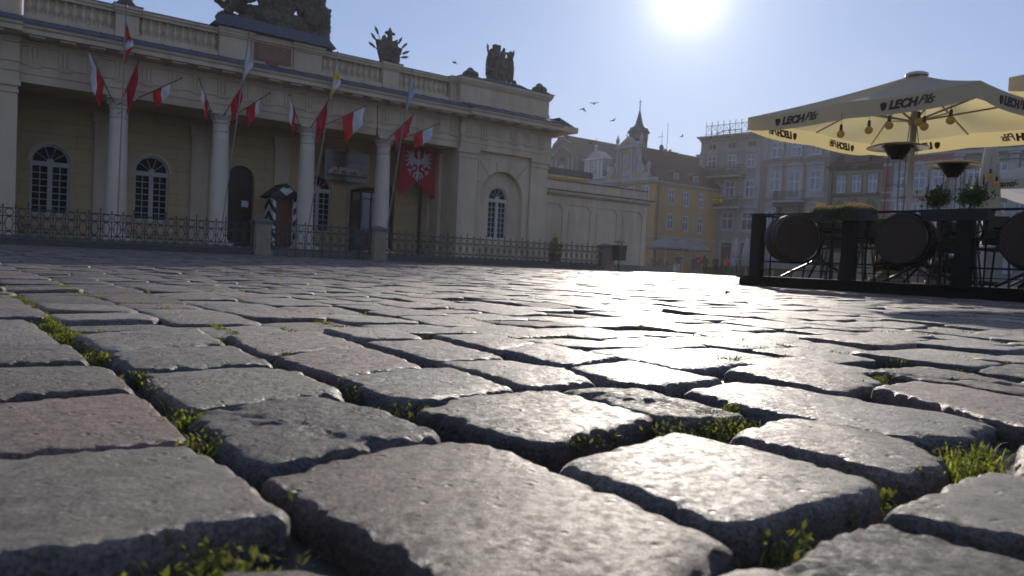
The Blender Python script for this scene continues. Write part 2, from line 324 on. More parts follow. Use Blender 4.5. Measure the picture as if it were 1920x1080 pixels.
def build_stones(sel, nseg, lod, name):
    V = []; Fc = []; T = []; Hn = []; base = 0
    th = np.linspace(0, 2*np.pi, nseg, endpoint=False); D = np.stack([np.cos(th), np.sin(th)], 1)
    fr = ring_prof(lod); nr = len(fr)
    k = max(1, int(round(nseg*0.011))); ker = np.ones(2*k+1)/(2*k+1)
    for (p, tint, hw, dz, tilt) in sel:
        c = p.mean(0); q = p-c
        ar = np.sum(q[:,0]*np.roll(q[:,1],-1)-np.roll(q[:,0],-1)*q[:,1])
        if ar < 0: q = q[::-1]
        e = np.roll(q,-1,0)-q; nn = np.stack([e[:,1],-e[:,0]],1); nn /= np.linalg.norm(nn,axis=1)[:,None]+1e-9
        dd = np.sum(nn*q,1); den = D@nn.T
        r = np.where(den > 1e-4, dd[None,:]/np.maximum(den,1e-4), 9).min(1)
        r = np.clip(r, 0.02, 0.6)
        if lod <= 1:
            r = np.convolve(np.concatenate([r[-k:], r, r[:k]]), ker, 'valid')
            ph = rng.uniform(0, 6.28, 5)
            r = r*(1+0.010*np.sin(5*th+ph[0])+0.007*np.sin(11*th+ph[1])+0.005*np.sin(23*th+ph[2])+0.0035*np.sin(41*th+ph[3]))
        er = rng.uniform(0.004, 0.009); dome = rng.uniform(0.0008, 0.005)
        if lod >= 1: er *= (1, .6, .35, .2)[lod]
        F = np.concatenate([[0], fr, [1.0, 1.012, 1.012]])
        z = -dome*F**2.6 - er*np.clip((F-0.90)/0.10, 0, 1)**2.6
        z[-2] -= 0.014; z[-1] -= 0.045
        pts = c+ (D[None,:,:]*r[None,:,None])*F[1:,None,None]
        zz = np.repeat(z[1:,None], nseg, 1)
        x, y = pts[...,0], pts[...,1]
        top = (F[1:,None] < 0.999)
        s1 = np.sin(x*71+y*23+c[0]*90)*np.sin(y*64-x*31+c[1]*70)
        s2 = np.sin(x*160+y*97)*np.sin(y*173-x*60)
        s3 = np.sin(x*310-y*190+3)*np.sin(y*290+x*140)
        if lod == 0:
            nz = np.array([mnoise.fractal(Vector((a*26, b_*26, 1.0)), 0.9, 2.0, 4) for a, b_ in zip(x.ravel(), y.ravel())]).reshape(x.shape)
            n2_ = np.array([mnoise.noise(Vector((a*11, b_*11, 5.0))) for a, b_ in zip(x.ravel(), y.ravel())]).reshape(x.shape)
            zz = zz+np.where(top, 0.0013*nz+0.0022*n2_+0.0016*nz*hw, 0)
        else: zz = zz+np.where(top, 0.0008*s1+0.0004*s2, 0)
        if hw and lod == 0:
            chip = 0.8*np.exp(-(((x-c[0]-0.05)*0.6+(y-c[1]+0.05))/0.05)**2)*0.008; zz = zz-np.where(top, chip*(0.6+1.5*nz), 0)
        if lod == 0:   # chipped, irregular arris
            m = np.clip((F[1:,None]-0.86)/0.14, 0, 1)*(F[1:,None] <= 1.0)
            edge = np.array([mnoise.noise(Vector((x[-4,j]*42, y[-4,j]*42, c[0]*7))) for j in range(nseg)])
            edge2 = np.array([mnoise.noise(Vector((x[-4,j]*130, y[-4,j]*130, 3.1))) for j in range(nseg)])
            zz = zz-m*(np.clip(edge,0,1)[None,:]*0.014+np.clip(edge2,0,1)[None,:]*0.007)
        zz = zz+dz+tilt[0]*(x-c[0])+tilt[1]*(y-c[1])
        zz = zz+zg(x, y)
        vv = np.concatenate([np.stack([x,y,zz],2).reshape(-1,3), [[c[0],c[1],dz+float(zg(c[0],c[1]))]]])
        V.append(vv); n = len(vv)
        NR = nr+3
        i = np.arange(NR-1)[:,None]*nseg; jj = np.arange(nseg)[None,:]; j2 = (jj+1) % nseg
        quad = np.stack([i+jj, i+nseg+jj, i+nseg+j2, i+j2], 2).reshape(-1,4)+base
        tri = np.stack([np.full(nseg,n-1), np.arange(nseg), (np.arange(nseg)+1)%nseg], 1)+base
        Fc.append((quad, tri)); T.append(np.repeat(tint[None,:], n, 0)); Hn.append(np.full(n, hw)); base += n
    V = np.concatenate(V); T = np.concatenate(T); Hn = np.concatenate(Hn)
    qd = np.concatenate([f[0] for f in Fc]); tr = np.concatenate([f[1] for f in Fc])
    return V, T, Hn, qd, tr
def to_mesh(parts, name):
    base = 0; Vs=[];Ts=[];Hs=[];Q=[];TR=[]
    for V,T,Hn,qd,tr in parts:
        Vs.append(V);Ts.append(T);Hs.append(Hn);Q.append(qd+base);TR.append(tr+base);base+=len(V)
    V=np.concatenate(Vs);T=np.concatenate(Ts);Hn=np.concatenate(Hs);qd=np.concatenate(Q);tr=np.concatenate(TR)
    me = bpy.data.meshes.new(name); me.vertices.add(len(V)); me.vertices.foreach_set('co', V.astype(np.float32).ravel())
    loops = np.concatenate([qd.ravel(), tr.ravel()]); me.loops.add(len(loops)); me.loops.foreach_set('vertex_index', loops.astype(np.int32))
    tot = np.concatenate([np.full(len(qd),4), np.full(len(tr),3)]); st = np.concatenate([[0], np.cumsum(tot)[:-1]])
    me.polygons.add(len(tot)); me.polygons.foreach_set('loop_start', st.astype(np.int32)); me.polygons.foreach_set('loop_total', tot.astype(np.int32))
    me.polygons.foreach_set('use_smooth', np.ones(len(tot), bool)); me.update(calc_edges=True)
    a = me.attributes.new('tint', 'FLOAT_COLOR', 'POINT'); a.data.foreach_set('color', np.concatenate([T, np.ones((len(T),1))],1).astype(np.float32).ravel())
    h = me.attributes.new('hewn', 'FLOAT', 'POINT'); h.data.foreach_set('value', Hn.astype(np.float32))
    me.materials.append(STONE); o = bpy.data.objects.new(name, me); scn.collection.objects.link(o); return o
bins = [[], [], [], []]
for s in stones:
    d = math.hypot(*s[0].mean(0)); bins[0 if d < 1.7 else 1 if d < 4.5 else 2 if d < 11 else 3].append(s)
pv = to_mesh([build_stones(b, n, i, '') for i, (b, n) in enumerate(zip(bins, (120, 44, 24, 16)))], 'pavement')
tag(pv, 'square paved with worn grey granite setts in diagonal rows', None, kind='structure')
# earth under the setts, carried out to the horizon
def ground_sheet():
    rr = np.concatenate([[0], np.geomspace(0.3, 900, 90)]); th = np.linspace(0, 2*np.pi, 97)[:-1]
    X = rr[:,None]*np.sin(th)[None,:]; Y = rr[:,None]*np.cos(th)[None,:]
    Z = zg(X, Y)+np.where(rr[:,None] < 27, -0.025, -0.025+0.019*np.clip((rr[:,None]-27)/3, 0, 1))
    mb = MB(); n = 96
    vs = np.stack([X,Y,Z],2).reshape(-1,3).tolist(); fs = []
    for i in range(len(rr)-1):
        for j in range(n): fs.append((i*n+j, i*n+(j+1)%n, (i+1)*n+(j+1)%n, (i+1)*n+j) if i else (j, (i+1)*n+(j+1)%n, (i+1)*n+j))
    mb.add(vs, fs)
    m = bpy.data.materials.new('dark earth and far paving'); m.use_nodes = True; t = m.node_tree; b = t.nodes['Principled BSDF']; L = t.links.new
    tc = t.nodes.new('ShaderNodeTexCoord')
    n1 = t.nodes.new('ShaderNodeTexNoise'); n1.inputs['Scale'].default_value = 60; n1.inputs['Detail'].default_value = 6; L(tc.outputs['Object'], n1.inputs['Vector'])
    r1 = t.nodes.new('ShaderNodeMixRGB'); r1.inputs[1].default_value = (0.012,0.010,0.007,1); r1.inputs[2].default_value = (0.045,0.036,0.022,1); L(n1.outputs[0], r1.inputs[0])
    rot = t.nodes.new('ShaderNodeMapping'); rot.inputs['Rotation'].default_value = (0,0,R(-37.3)); L(tc.outputs['Object'], rot.inputs[0])
    br = t.nodes.new('ShaderNodeTexBrick'); br.inputs['Scale'].default_value = 1; br.inputs['Brick Width'].default_value = 0.24; br.inputs['Row Height'].default_value = 0.21; br.inputs['Mortar Size'].default_value = 0.02
    br.inputs['Color1'].default_value = (0.10,0.09,0.083,1); br.inputs['Color2'].default_value = (0.075,0.07,0.066,1); br.inputs['Mortar'].default_value = (0.02,0.018,0.014,1); br.inputs['Mortar Smooth'].default_value = 0.7
    L(rot.outputs[0], br.inputs['Vector'])
    ln = t.nodes.new('ShaderNodeVectorMath'); ln.operation = 'LENGTH'; L(tc.outputs['Object'], ln.inputs[0])
    gt = t.nodes.new('ShaderNodeMath'); gt.operation = 'GREATER_THAN'; gt.inputs[1].default_value = 27.5; L(ln.outputs['Value'], gt.inputs[0])
    mx = t.nodes.new('ShaderNodeMixRGB'); L(gt.outputs[0], mx.inputs[0]); L(r1.outputs[0], mx.inputs[1]); L(br.outputs['Color'], mx.inputs[2]); L(mx.outputs[0], b.inputs['Base Color'])
    b.inputs['Roughness'].default_value = 0.55
    n2 = t.nodes.new('ShaderNodeTexNoise'); n2.inputs['Scale'].default_value = 6; n2.inputs['Detail'].default_value = 5; L(tc.outputs['Object'], n2.inputs['Vector'])
    bp = t.nodes.new('ShaderNodeBump'); bp.inputs['Distance'].default_value = 0.03; bp.inputs['Strength'].default_value = 0.8; L(n2.outputs[0], bp.inputs['Height']); L(bp.outputs[0], b.inputs['Normal'])
    o = mb.build('ground', m, smooth=True); return fix_normals(o)
tag(ground_sheet(), 'dark earth bed under the setts reaching out to far paving', None, kind='structure')

# grass and moss in the joints
GR = mat('joint grass blades', (0.17,0.20,0.03), 0.55, var=0.6, scale=18, trans=0.5, extra=(0.45,0.52,0.05))
MO = mat('joint moss', (0.095,0.10,0.022), 0.9, var=0.6, scale=60, trans=0.4, extra=(0.32,0.33,0.035))
def tuft(mb, x, y, n, h, spread):
    z0 = float(zg(x, y))-0.027
    green = mb
    for _ in range(n):
        mb = dg if random.random() < .3 else green
        a = random.uniform(0, 6.283); r = abs(random.gauss(0, spread)); px, py = x+r*math.cos(a), y+r*math.sin(a)
        hh = h*random.uniform(0.5, 1.25); w = hh*random.uniform(0.02, 0.045)+0.0004; ln = random.uniform(0.1, 0.9)*hh; b = random.uniform(0, 6.283)
        dx, dy = math.cos(b), math.sin(b); sx, sy = -dy*w, dx*w
        P = [(px, py, z0)]
        for t in (0.45, 0.8): P.append((px+dx*ln*t*t, py+dy*ln*t*t, z0+hh*t))
        tip = (px+dx*ln, py+dy*ln, z0+hh*(1-0.25*ln/hh))
        v = []
        for i, p in enumerate(P): ww = 1-0.25*i; v += [(p[0]-sx*ww, p[1]-sy*ww, p[2]), (p[0]+sx*ww, p[1]+sy*ww, p[2])]
        v.append(tip); mb.add(v, [(0,1,3,2),(2,3,5,4),(4,5,6)])
def moss(mb, x, y, n, spread):
    z0 = float(zg(x, y))-0.030
    for _ in range(n):
        px, py = random.gauss(x, spread), random.gauss(y, spread); s = random.uniform(0.0012, 0.0036); z = z0+0.005+random.uniform(0, 0.021)
        a = random.uniform(0, 6.28); t = random.uniform(0.3, 1.2); dx, dy = math.cos(a)*s, math.sin(a)*s
        mb.add([(px-dx,py-dy,z),(px-dy*.6,py+dx*.6,z+s*t),(px+dx,py+dy,z+s*2*t),(px+dy*.6,py-dx*.6,z+s*t)], [(0,1,2,3)])
gm, mm, dg = MB(), MB(), MB()
JOINTS = [([(-1.516,2.335),(-1.383,2.189),(-1.121,1.841),(-0.921,1.558),(-0.841,1.467),(-0.699,1.287),(-0.602,1.158),(-0.541,1.096),(-0.469,1.001),(-0.38,0.873),(-0.332,0.804),(-0.278,0.728),(-0.218,0.652)],1.3,0.05),([(-1.617,2.73),(-1.438,2.548),(-1.319,2.452),(-1.1,2.283),(-0.976,2.156),(-0.79,1.892),(-0.635,1.677),(-0.55,1.549),(-0.48,1.438),(-0.395,1.3),(-0.3,1.189),(-0.258,1.148),(-0.211,1.023),(-0.173,0.964),(-0.126,0.934),(-0.11,0.915)],1.0,0.042),([(-0.702,2.256),(-0.501,1.976),(-0.337,1.724),(-0.258,1.547),(-0.141,1.414),(-0.068,1.339),(0.027,1.166),(0.079,1.186)],0.8,0.035),([(0.145,1.237),(0.192,1.203),(0.237,1.176),(0.281,1.189)],1.0,0.04),([(0.06,0.744),(0.104,0.807),(0.181,0.916),(0.226,0.917),(0.306,0.992)],1.2,0.038),([(-0.608,0.916),(-0.549,0.947),(-0.49,0.995)],1.0,0.02),([(-0.371,0.724),(-0.317,0.753)],0.8,0.02),([(0.523,1.23),(0.595,1.276),(0.721,1.421)],0.8,0.035),([(0.085,0.792),(0.135,0.825)],0.6,0.03),([(-0.146,0.549),(-0.102,0.487)],0.3,0.02),([(0.208,0.547),(0.304,0.62),(0.396,0.709),(0.49,0.791)],0.25,0.03),([(0.527,1.87),(0.58,1.714)],0.5,0.03),([(-0.171,0.438),(-0.133,0.454)],0.6,0.035)]
def along(pts, step):
    for (x0,y0),(x1,y1) in zip(pts, pts[1:]):
        L = math.hypot(x1-x0, y1-y0); n = max(1, int(L/step))
        for i in range(n): t = (i+random.random())/n; yield x0+(x1-x0)*t, y0+(y1-y0)*t
for pts, dens, h in JOINTS:
    for x, y in along(pts, 0.016/dens):
        tuft(gm, x, y, random.choice((1,3,6,12)), h*0.50*random.uniform(0.4, 1.25), 0.007); moss(mm, x, y, 95, 0.006)
for (x, y, h) in [(0.5,0.804,0.055),(0.431,0.734,0.05),(0.462,0.759,0.05),(-0.258,0.675,0.045),(-0.325,0.772,0.045),(-0.154,0.417,0.035),(-0.272,0.692,0.04),(-0.962,1.585,0.05),(-0.84,1.419,0.05),(-0.644,1.179,0.045),(-0.549,1.474,0.04),(0.235,0.882,0.035),(0.185,0.849,0.035),(0.596,1.27,0.035),(0.2,0.507,0.03),(-0.144,0.413,0.035),(-0.118,0.891,0.04),(0.271,0.91,0.035)]:
    tuft(gm, x, y, 50, h*0.55, 0.018); moss(mm, x, y, 200, 0.018)
lt = MB()
for _ in range(420):
    u = random.random()**.6*5; a_ = random.uniform(-.62,.62); x, y = (u+.5)*math.sin(a_), (u+.5)*math.cos(a_)
    k = random.uniform(.0012,.004); q = Euler((random.uniform(-.5,.5),random.uniform(-.5,.5),random.uniform(0,6.3))).to_matrix(); c_ = Vector((x,y,float(zg(x,y))-random.choice((.012,.02,.001,.018))))
    lt.add([tuple(q@Vector(w)+c_) for w in ((-k,0,0),(-.2*k,-.5*k,.2*k),(k,0,0),(-.2*k,.5*k,.2*k))], [(0,1,2,3)])
for s in stones[len(DIG):]:
    p = s[0]; c = p.mean(0); d = math.hypot(*c)
    if d > 9 or abs(c[0]) > 0.75*c[1]+0.3 or c[1] < 0: continue
    if random.random() < 0.75:
        q = p[random.randrange(4)]; pr = 0.55 if d < 4 else 0.3
        if random.random() < pr: tuft(gm, q[0]+(q[0]-c[0])*0.06, q[1]+(q[1]-c[1])*0.06, random.choice((5,9,16)), random.uniform(0.015, 0.032), 0.010)
        i = random.randrange(4); q2 = p[(i+1)%4]; q = p[i]
        n = 9 if d < 4 else 3
        for t in range(n):
            u = random.random(); mx_, my_ = q*(1-u)+q2*u; mx_ += (mx_-c[0])*0.08; my_ += (my_-c[1])*0.08
            moss(mm, mx_, my_, 22, 0.005)
            if random.random() < 0.5: tuft(gm, mx_, my_, 5, random.uniform(0.016, 0.034), 0.008)
tag(gm.build('grass', GR), 'thin green grass growing in the joints between the setts', None, kind='stuff')
tag(lt.build('leaf_litter', mat('brown litter', (0.11,0.06,0.03), .8, var=.6, scale=9)), 'tiny brown leaf scraps and grit scattered over the setts', None, kind='stuff')
tag(dg.build('dry_grass', mat('dry straw blades', (0.20,0.14,0.06), .7, var=.5, scale=20, trans=.3, extra=(.4,.3,.1))), 'withered straw coloured grass among the green joint growth', None, kind='stuff')
tag(mm.build('moss', MO), 'low yellow green moss filling the joints between the setts', None, kind='stuff')

# ================================================================== guardhouse
PLA = mat('cream render', (0.57,0.45,0.31), 0.85, streak=.26, var=0.14, scale=1.1, bump=0.002, bscale=60)
PLB = brickmat('ashlar scored render', (0.50,0.365,0.19), (0.475,0.345,0.18), (0.41,0.295,0.15), 1.45, 0.37, 0.012, bump=0.012)
PLC = mat('column stucco', (0.58,0.49,0.375), 0.8, streak=.22, var=0.10, scale=2.2, bump=0.002, bscale=40)
SLT = mat('slate blue roof sheet', (0.065,0.075,0.10), 0.6, var=0.3, scale=5)
WHT = mat('white window paint', (0.42,0.40,0.35), 0.5, var=0.06)
GLS = mat('dark window glass', (0.012,0.013,0.015), 0.2, spec=0.06, var=0.3, scale=0.8)
IRN = mat('painted wrought iron', (0.045,0.045,0.047), 0.5, var=0.2)
STN = mat('weathered sandstone', (0.24,0.20,0.145), 0.9, var=0.3, scale=4, bump=0.006, bscale=25)
DST = mat('sooty carved sandstone', (0.105,0.090,0.070), 0.95, var=0.6, scale=5, bump=0.02, bscale=14)
WOD = mat('dark stained wood', (0.035,0.02,0.013), 0.5, var=0.3, scale=6, stretch=(8,8,0.6))
BRW = mat('brown planks', (0.14,0.055,0.022), 0.55, var=0.4, scale=5, stretch=(9,9,0.5))
BLK = mat('black paint', (0.018,0.018,0.018), 0.5); WH2 = mat('white paint', (0.62,0.62,0.60), 0.6)
RED = mat('red flag cloth', (0.60,0.022,0.022), 0.8, var=0.1, trans=0.35, extra=(0.75,0.02,0.02))
CRM = mat('crimson flag cloth', (0.50,0.010,0.040), 0.8, var=0.1, trans=0.3, extra=(0.6,0.01,0.05))
WFL = mat('white flag cloth', (0.68,0.68,0.70), 0.8, var=0.05, trans=0.3)
YFL = mat('yellow flag cloth', (0.75,0.60,0.03), 0.8, var=0.05, trans=0.35, extra=(0.9,0.7,0.03))
BFL = mat('pale blue flag cloth', (0.42,0.50,0.64), 0.8, var=0.05, trans=0.35)
PLE = mat('flagpole paint', (0.22,0.19,0.16), 0.45)
DPL = mat('flag staff wood', (0.12,0.095,0.07), 0.5)
MRB = mat('red marble', (0.16,0.045,0.032), 0.35, var=0.35, scale=6)
GLD = mat('worn gilding', (0.30,0.17,0.06), 0.5, metal=0.3)
FLR = mat('stone floor', (0.16,0.15,0.13), 0.8, var=0.2)

gh = empty('guardhouse', GH, 0, 0, 0, 'long cream guardhouse with a columned portico, balustraded parapet and round-arched windows', 'building')
def arch_wall(mb, x0, x1, z0, z1, cx, w, zb, zs, y, depth, n=16):
    """wall sheet at y with a round-headed opening and its reveal"""
    r = w/2; mb.add([(x0,y,z0),(cx-r,y,z0),(cx-r,y,z1),(x0,y,z1)], [(0,1,2,3)]); mb.add([(cx+r,y,z0),(x1,y,z0),(x1,y,z1),(cx+r,y,z1)], [(0,1,2,3)])
    if zb > z0: mb.add([(cx-r,y,z0),(cx+r,y,z0),(cx+r,y,zb),(cx-r,y,zb)], [(0,1,2,3)])
    a = [(cx+r*math.cos(math.pi*i/n), zs+r*math.sin(math.pi*i/n)) for i in range(n+1)]
    for p, q in zip(a, a[1:]):
        mb.add([(p[0],y,p[1]),(q[0],y,q[1]),(q[0],y,z1),(p[0],y,z1)], [(0,3,2,1)])
    o = [(cx+r,zb)]+a+[(cx-r,zb)]
    for p, q in zip(o, o[1:]+o[:1]): mb.add([(p[0],y,p[1]),(q[0],y,q[1]),(q[0],y+depth,q[1]),(p[0],y+depth,p[1])], [(0,1,2,3)])
def arch_window(parent, cx, w, zb, zs, y, rows=7):
    r = w/2; f = MB()
    n = 18; a = [(math.cos(math.pi*i/n), math.sin(math.pi*i/n)) for i in range(n+1)]
    t = 0.055
    for (p, q) in zip(a, a[1:]):
        f.add([(cx+r*p[0],y,zs+r*p[1]),(cx+r*q[0],y,zs+r*q[1]),(cx+(r-t)*q[0],y,zs+(r-t)*q[1]),(cx+(r-t)*p[0],y,zs+(r-t)*p[1])], [(0,1,2,3)])
        f.add([(cx+(r-t)*p[0],y,zs+(r-t)*p[1]),(cx+(r-t)*q[0],y,zs+(r-t)*q[1]),(cx+(r-t)*q[0],y+.05,zs+(r-t)*q[1]),(cx+(r-t)*p[0],y+.05,zs+(r-t)*p[1])], [(0,1,2,3)])
    f.box(cx-r, y, zb, cx-r+t, y+.05, zs); f.box(cx+r-t, y, zb, cx+r, y+.05, zs); f.box(cx-r+t, y, zb, cx+r-t, y+.05, zb+.08)
    f.box(cx-r, y-.02, zs-.14, cx+r, y+.05, zs)                       # transom
    f.box(cx-.065, y, zb+.08, cx+.065, y+.05, zs-.14)                 # meeting stiles
    for s in (-1, 1):
        xm = cx+s*(.065+(r-t-.065)/2); f.box(xm-.011, y+.015, zb+.08, xm+.011, y+.045, zs-.14)
        xa, xb = sorted((cx+s*.065, cx+s*(r-t)))
        for i in range(1, rows): zz = zb+.08+(zs-.14-zb-.08)*i/rows; f.box(xa, y+.016, zz-.011, xb, y+.044, zz+.011)
    for k in (1,2,3,4):                                              # fan glazing bars
        th = math.pi*k/5; f.tube([(cx+.08*math.cos(th),y+.03,zs+.08*math.sin(th)),(cx+(r-t)*math.cos(th),y+.03,zs+(r-t)*math.sin(th))], .012, 4)
    f.prism([(cx+.1*p[0], zs+.1*p[1]) for p in a], y-.01, y+.04)
    win = f.build('window', WHT, parent)
    g = MB(); pts = [(cx-r+.01,zb+.01),(cx+r-.01,zb+.01)]+[(cx+(r-.01)*p[0], zs+(r-.01)*p[1]) for p in a]
    g.prism(pts, y+.055, y+.07); g.build('pane', GLS, win); return win
# -- portico rear wall with its openings
WY = 2.3
wl = MB(); edges = [-2.83, 0.0, 2.83, 5.66, 8.49, 11.3]
for i, cx in enumerate((-1.41, 1.41, 4.25, 7.07, 9.75)):
    if i in (2, 4): arch_wall(wl, edges[i], edges[i+1], .25, 4.5, cx, .95, .25, 2.55, WY, .3)
    else: arch_wall(wl, edges[i], edges[i+1], .25, 4.5, cx, 1.02, .9, 2.5, WY, .14)
wl.build('rear_wall', PLB, gh)
for cx in (-1.41, 1.41, 7.07):
    arch_window(gh, cx, 1.02, .9, 2.5, WY+.05)
    s = MB(); s.box(cx-.68, WY-.12, .58, cx+.68, WY+.02, .66); s.box(cx-.62, WY-.07, .5, cx+.62, WY+.02, .58); s.build('window_sill', PLA, gh)
    s = MB(); n = 18
    for i in range(n):
        a0, a1 = math.pi*i/n, math.pi*(i+1)/n
        P = [(cx+r_*math.cos(a_), WY-.03, 2.5+r_*math.sin(a_)) for r_, a_ in ((.51,a0),(.51,a1),(.60,a1),(.60,a0))]
        s.add(P+[(p[0],WY+.01,p[2]) for p in P], [(0,1,2,3),(2,3,7,6),(0,1,5,4)])
    s.build('window_surround', PLA, gh)
for cx in (4.25, 9.75):
    d = MB(); n = 16; pts = [(cx-.475,.25),(cx+.475,.25)]+[(cx+.475*math.cos(math.pi*i/n), 2.55+.475*math.sin(math.pi*i/n)) for i in range(n+1)]
    d.prism(pts, WY+.2, WY+.26); d.box(cx-.475, WY+.17, 2.2, cx+.475, WY+.2, 2.27); d.box(cx-.02, WY+.18, .25, cx+.02, WY+.2, 2.2)
    for s_ in (-1,1):
        for za, zb in ((.4,.85),(.95,1.45),(1.55,2.1)): d.box(cx+s_*.24-.15, WY+.18, za, cx+s_*.24+.15, WY+.2, zb)
    dr = d.build('door', WOD, gh)
    h = MB(); h.tube([(cx+.05,WY+.17,1.3),(cx+.05,WY+.12,1.3),(cx+.14,WY+.12,1.3)], .012, 6); h.build('handle', GLD, dr)
    if cx < 5:
        q = MB(); q.box(cx+.1, WY+.165, 1.62, cx+.34, WY+.175, 1.84); q.build('notice', WH2, dr)
# shallow pilasters on the rear wall opposite the columns
for x in (0, 2.86, 5.66, 8.47):
    p = MB(); p.box(x-.27, WY-.09, .25, x+.27, WY-.003, 3.85); p.box(x-.34, WY-.14, 3.85, x+.34, WY-.003, 3.93); p.box(x-.31, WY-.12, 3.93, x+.31, WY-.003, 4.08); p.box(x-.36, WY-.16, 4.08, x+.36, WY-.003, 4.16)
    p.build('pilaster', PLA, gh)
c = MB(); c.box(-2.9, .35, 4.42, 11.4, WY+.3, 4.5); c.build('ceiling', PLA, gh)
c = MB(); c.box(-9.5, -.9, -.02, 23.0, WY+.4, .25); c.build('floor', FLR, gh)
# side walls of the portico
c = MB(); c.box(11.5, .35, .25, 11.75, WY, 4.42); c.build('side_wall', PLA, gh); c = MB(); c.box(-2.8, .35, .25, -2.46, WY, 4.42); c.build('side_wall', PLA, gh)
for y in (.9, 1.7): c = MB(); c.box(11.36, y, .25, 11.497, y+.42, 4.2); c.build('pilaster', PLA, gh)
# -- columns
def column(x):
    m = MB(); prof = [(.30,.42)]
    for i in range(9): t = i/8; prof.append((.285-.052*t**1.5, .45+t*3.42))
    m.lathe(prof, (x,0,0), 28); o = m.build('column', PLC, gh, True)
    b = MB(); b.lathe([(.36,.33),(.375,.36),(.36,.40),(.31,.415),(.30,.43)], (x,0,0), 28); b.box(x-.38,-.38,.25,x+.38,.38,.33); b.build('base', PLC, o)
    k = MB(); k.lathe([(.24,3.72),(.262,3.74),(.24,3.765)], (x,0,0), 28); k.lathe([(.236,3.87),(.24,3.98),(.27,4.0),(.27,4.02),(.25,4.04),(.255,4.09),(.32,4.17),(.34,4.24)], (x,0,0), 28); k.box(x-.36,-.36,4.24,x+.36,.36,4.33)
    for i in range(16): a = 2*math.pi*i/16; k.blob((x+.29*math.cos(a), .29*math.sin(a), 4.13), (.03,.03,.035), 6)
    k.build('capital', PLC, o)
for x in (0, 2.86, 5.66, 8.47): column(x)
# -- entablature
def entab(x0, x1, y, parent, yb=.6):
    m = MB(); m.box(x0, y, 4.33, x1, yb, 4.56); m.box(x0, y-.03, 4.56, x1, yb, 4.80); m.box(x0, y-.07, 4.80, x1, yb, 4.85)
    m.box(x0, y, 4.85, x1, yb, 5.30); m.box(x0, y-.06, 5.30, x1, yb, 5.36)
    x = x0+.35
    while x < x1-.2:                                                # triglyphs with guttae
        for k in (-.11, 0, .11): m.box(x+k-.035, y-.03, 4.87, x+k+.035, y-.001, 5.27)
        m.box(x-.17, y-.035, 5.27, x+.17, y-.001, 5.3)
        m.box(x-.17, y-.06, 4.755, x+.17, y-.031, 4.795)
        for k in range(6): m.box(x-.15+.055*k, y-.055, 4.72, x-.15+.055*k+.03, y-.031, 4.752)
        x += .702
    m.build('frieze', PLA, parent)
    m = MB(); x = x0+.35
    m.box(x0-.05, y-.12, 5.36, x1+.05, yb, 5.42)
    while x < x1-.2: m.box(x-.19, y-.62, 5.425, x+.19, y-.12, 5.475); x += .702
    m.prism([(y-.7,5.48),(y-.7,5.60),(y-.75,5.63),(y-.78,5.70),(yb,5.70),(yb,5.425),(y-.16,5.425),(y-.16,5.478)], x0-.3 if x0 < -3 else x0, x1, 'yz')
    m.build('cornice', PLA, parent)
    m = MB(); m.prism([(y-.80,5.703),(y-.80,5.735),(y+.05,6.04),(y+.05,5.705)], x0, x1, 'yz')
    xx = x0+.3
    while xx < x1: m.prism([(y-.79,5.737),(y-.79,5.755),(y+.045,6.062),(y+.045,6.04)], xx, xx+.025, 'yz'); xx += .8
    m.build('eaves_sheet', SLT, parent)
entab(-2.455, 11.45, -.18, gh)
entab(11.455, 15.85, -.38, gh, .4)
entab(-9.0, -2.46, -.38, gh, .4)
# -- parapet: piers, balustrade bays, plaque
def pier(x0, x1, y=-.02, top=6.98, parent=gh, name='parapet_pier'):
    m = MB(); m.box(x0, y, 5.95, x1, .55, 6.18); m.box(x0+.02, y+.03, 6.18, x1-.02, .5, 6.72); m.box(x0-.0, y-.02, 6.72, x1+.0, .55, 6.78)
    m.box(x0-.03, y-.07, 6.78, x1+.03, .6, 6.86); m.box(x0-.06, y-.11, 6.86, x1+.06, .65, 6.95); m.build(name, PLA, parent)
    c = MB(); c.box(x0-.07, y-.125, 6.951, x1+.07, .66, 6.975); c.build('coping_sheet', SLT, parent)
for a, b in ((-.16,.48),(2.72,3.72),(5.08,6.08),(8.33,9.0),(11.15,11.45)): pier(a, b)
bal = [(.045,0),(.06,.02),(.045,.05),(.035,.09),(.075,.19),(.085,.25),(.06,.34),(.035,.42),(.045,.46),(.06,.49),(.06,.53)]
def balustrade(x0, x1):
    m = MB(); m.box(x0, .05, 5.95, x1, .5, 6.16); m.box(x0, .08, 6.16, x1, .42, 6.22); m.box(x0, .06, 6.75, x1, .44, 6.84); m.box(x0, .02, 6.84, x1, .5, 6.92); m.box(x0, .235, 6.22, x1, .36, 6.75)
    n = int((x1-x0)/.205)
    for i in range(n): m.lathe(bal, (x0+(x1-x0)*(i+.5)/n, .21, 6.22), 10)
    m.build('balustrade', PLA, gh)
    c = MB(); c.box(x0, .0, 6.921, x1, .52, 6.94); c.build('coping_sheet', SLT, gh)
for a, b in ((-2.34,-.17),(.49,2.71),(6.09,8.32),(9.01,11.14)): balustrade(a, b)
m = MB(); m.box(3.725, .03, 5.95, 5.075, .5, 6.95); m.box(3.725,-.04,6.78,5.075,.029,6.95); m.build('parapet_pier', PLA, gh)
m = MB(); m.prism([(3.80,6.16),(4.2,6.16),(4.2,6.10),(4.6,6.10),(4.6,6.16),(5.0,6.16),(5.0,6.72),(3.80,6.72)], -.01, .028); pq = m.build('plaque', MRB, gh)
t = MB()
random.seed(3)
for r in range(6):
    x = 3.92+random.uniform(0,.06)
    while x < 4.85: w = random.uniform(.03,.12); t.box(x, -.013, 6.26+r*.072, x+w, -.0101, 6.285+r*.072); x += w+.03
t.build('inscription', GLD, pq)
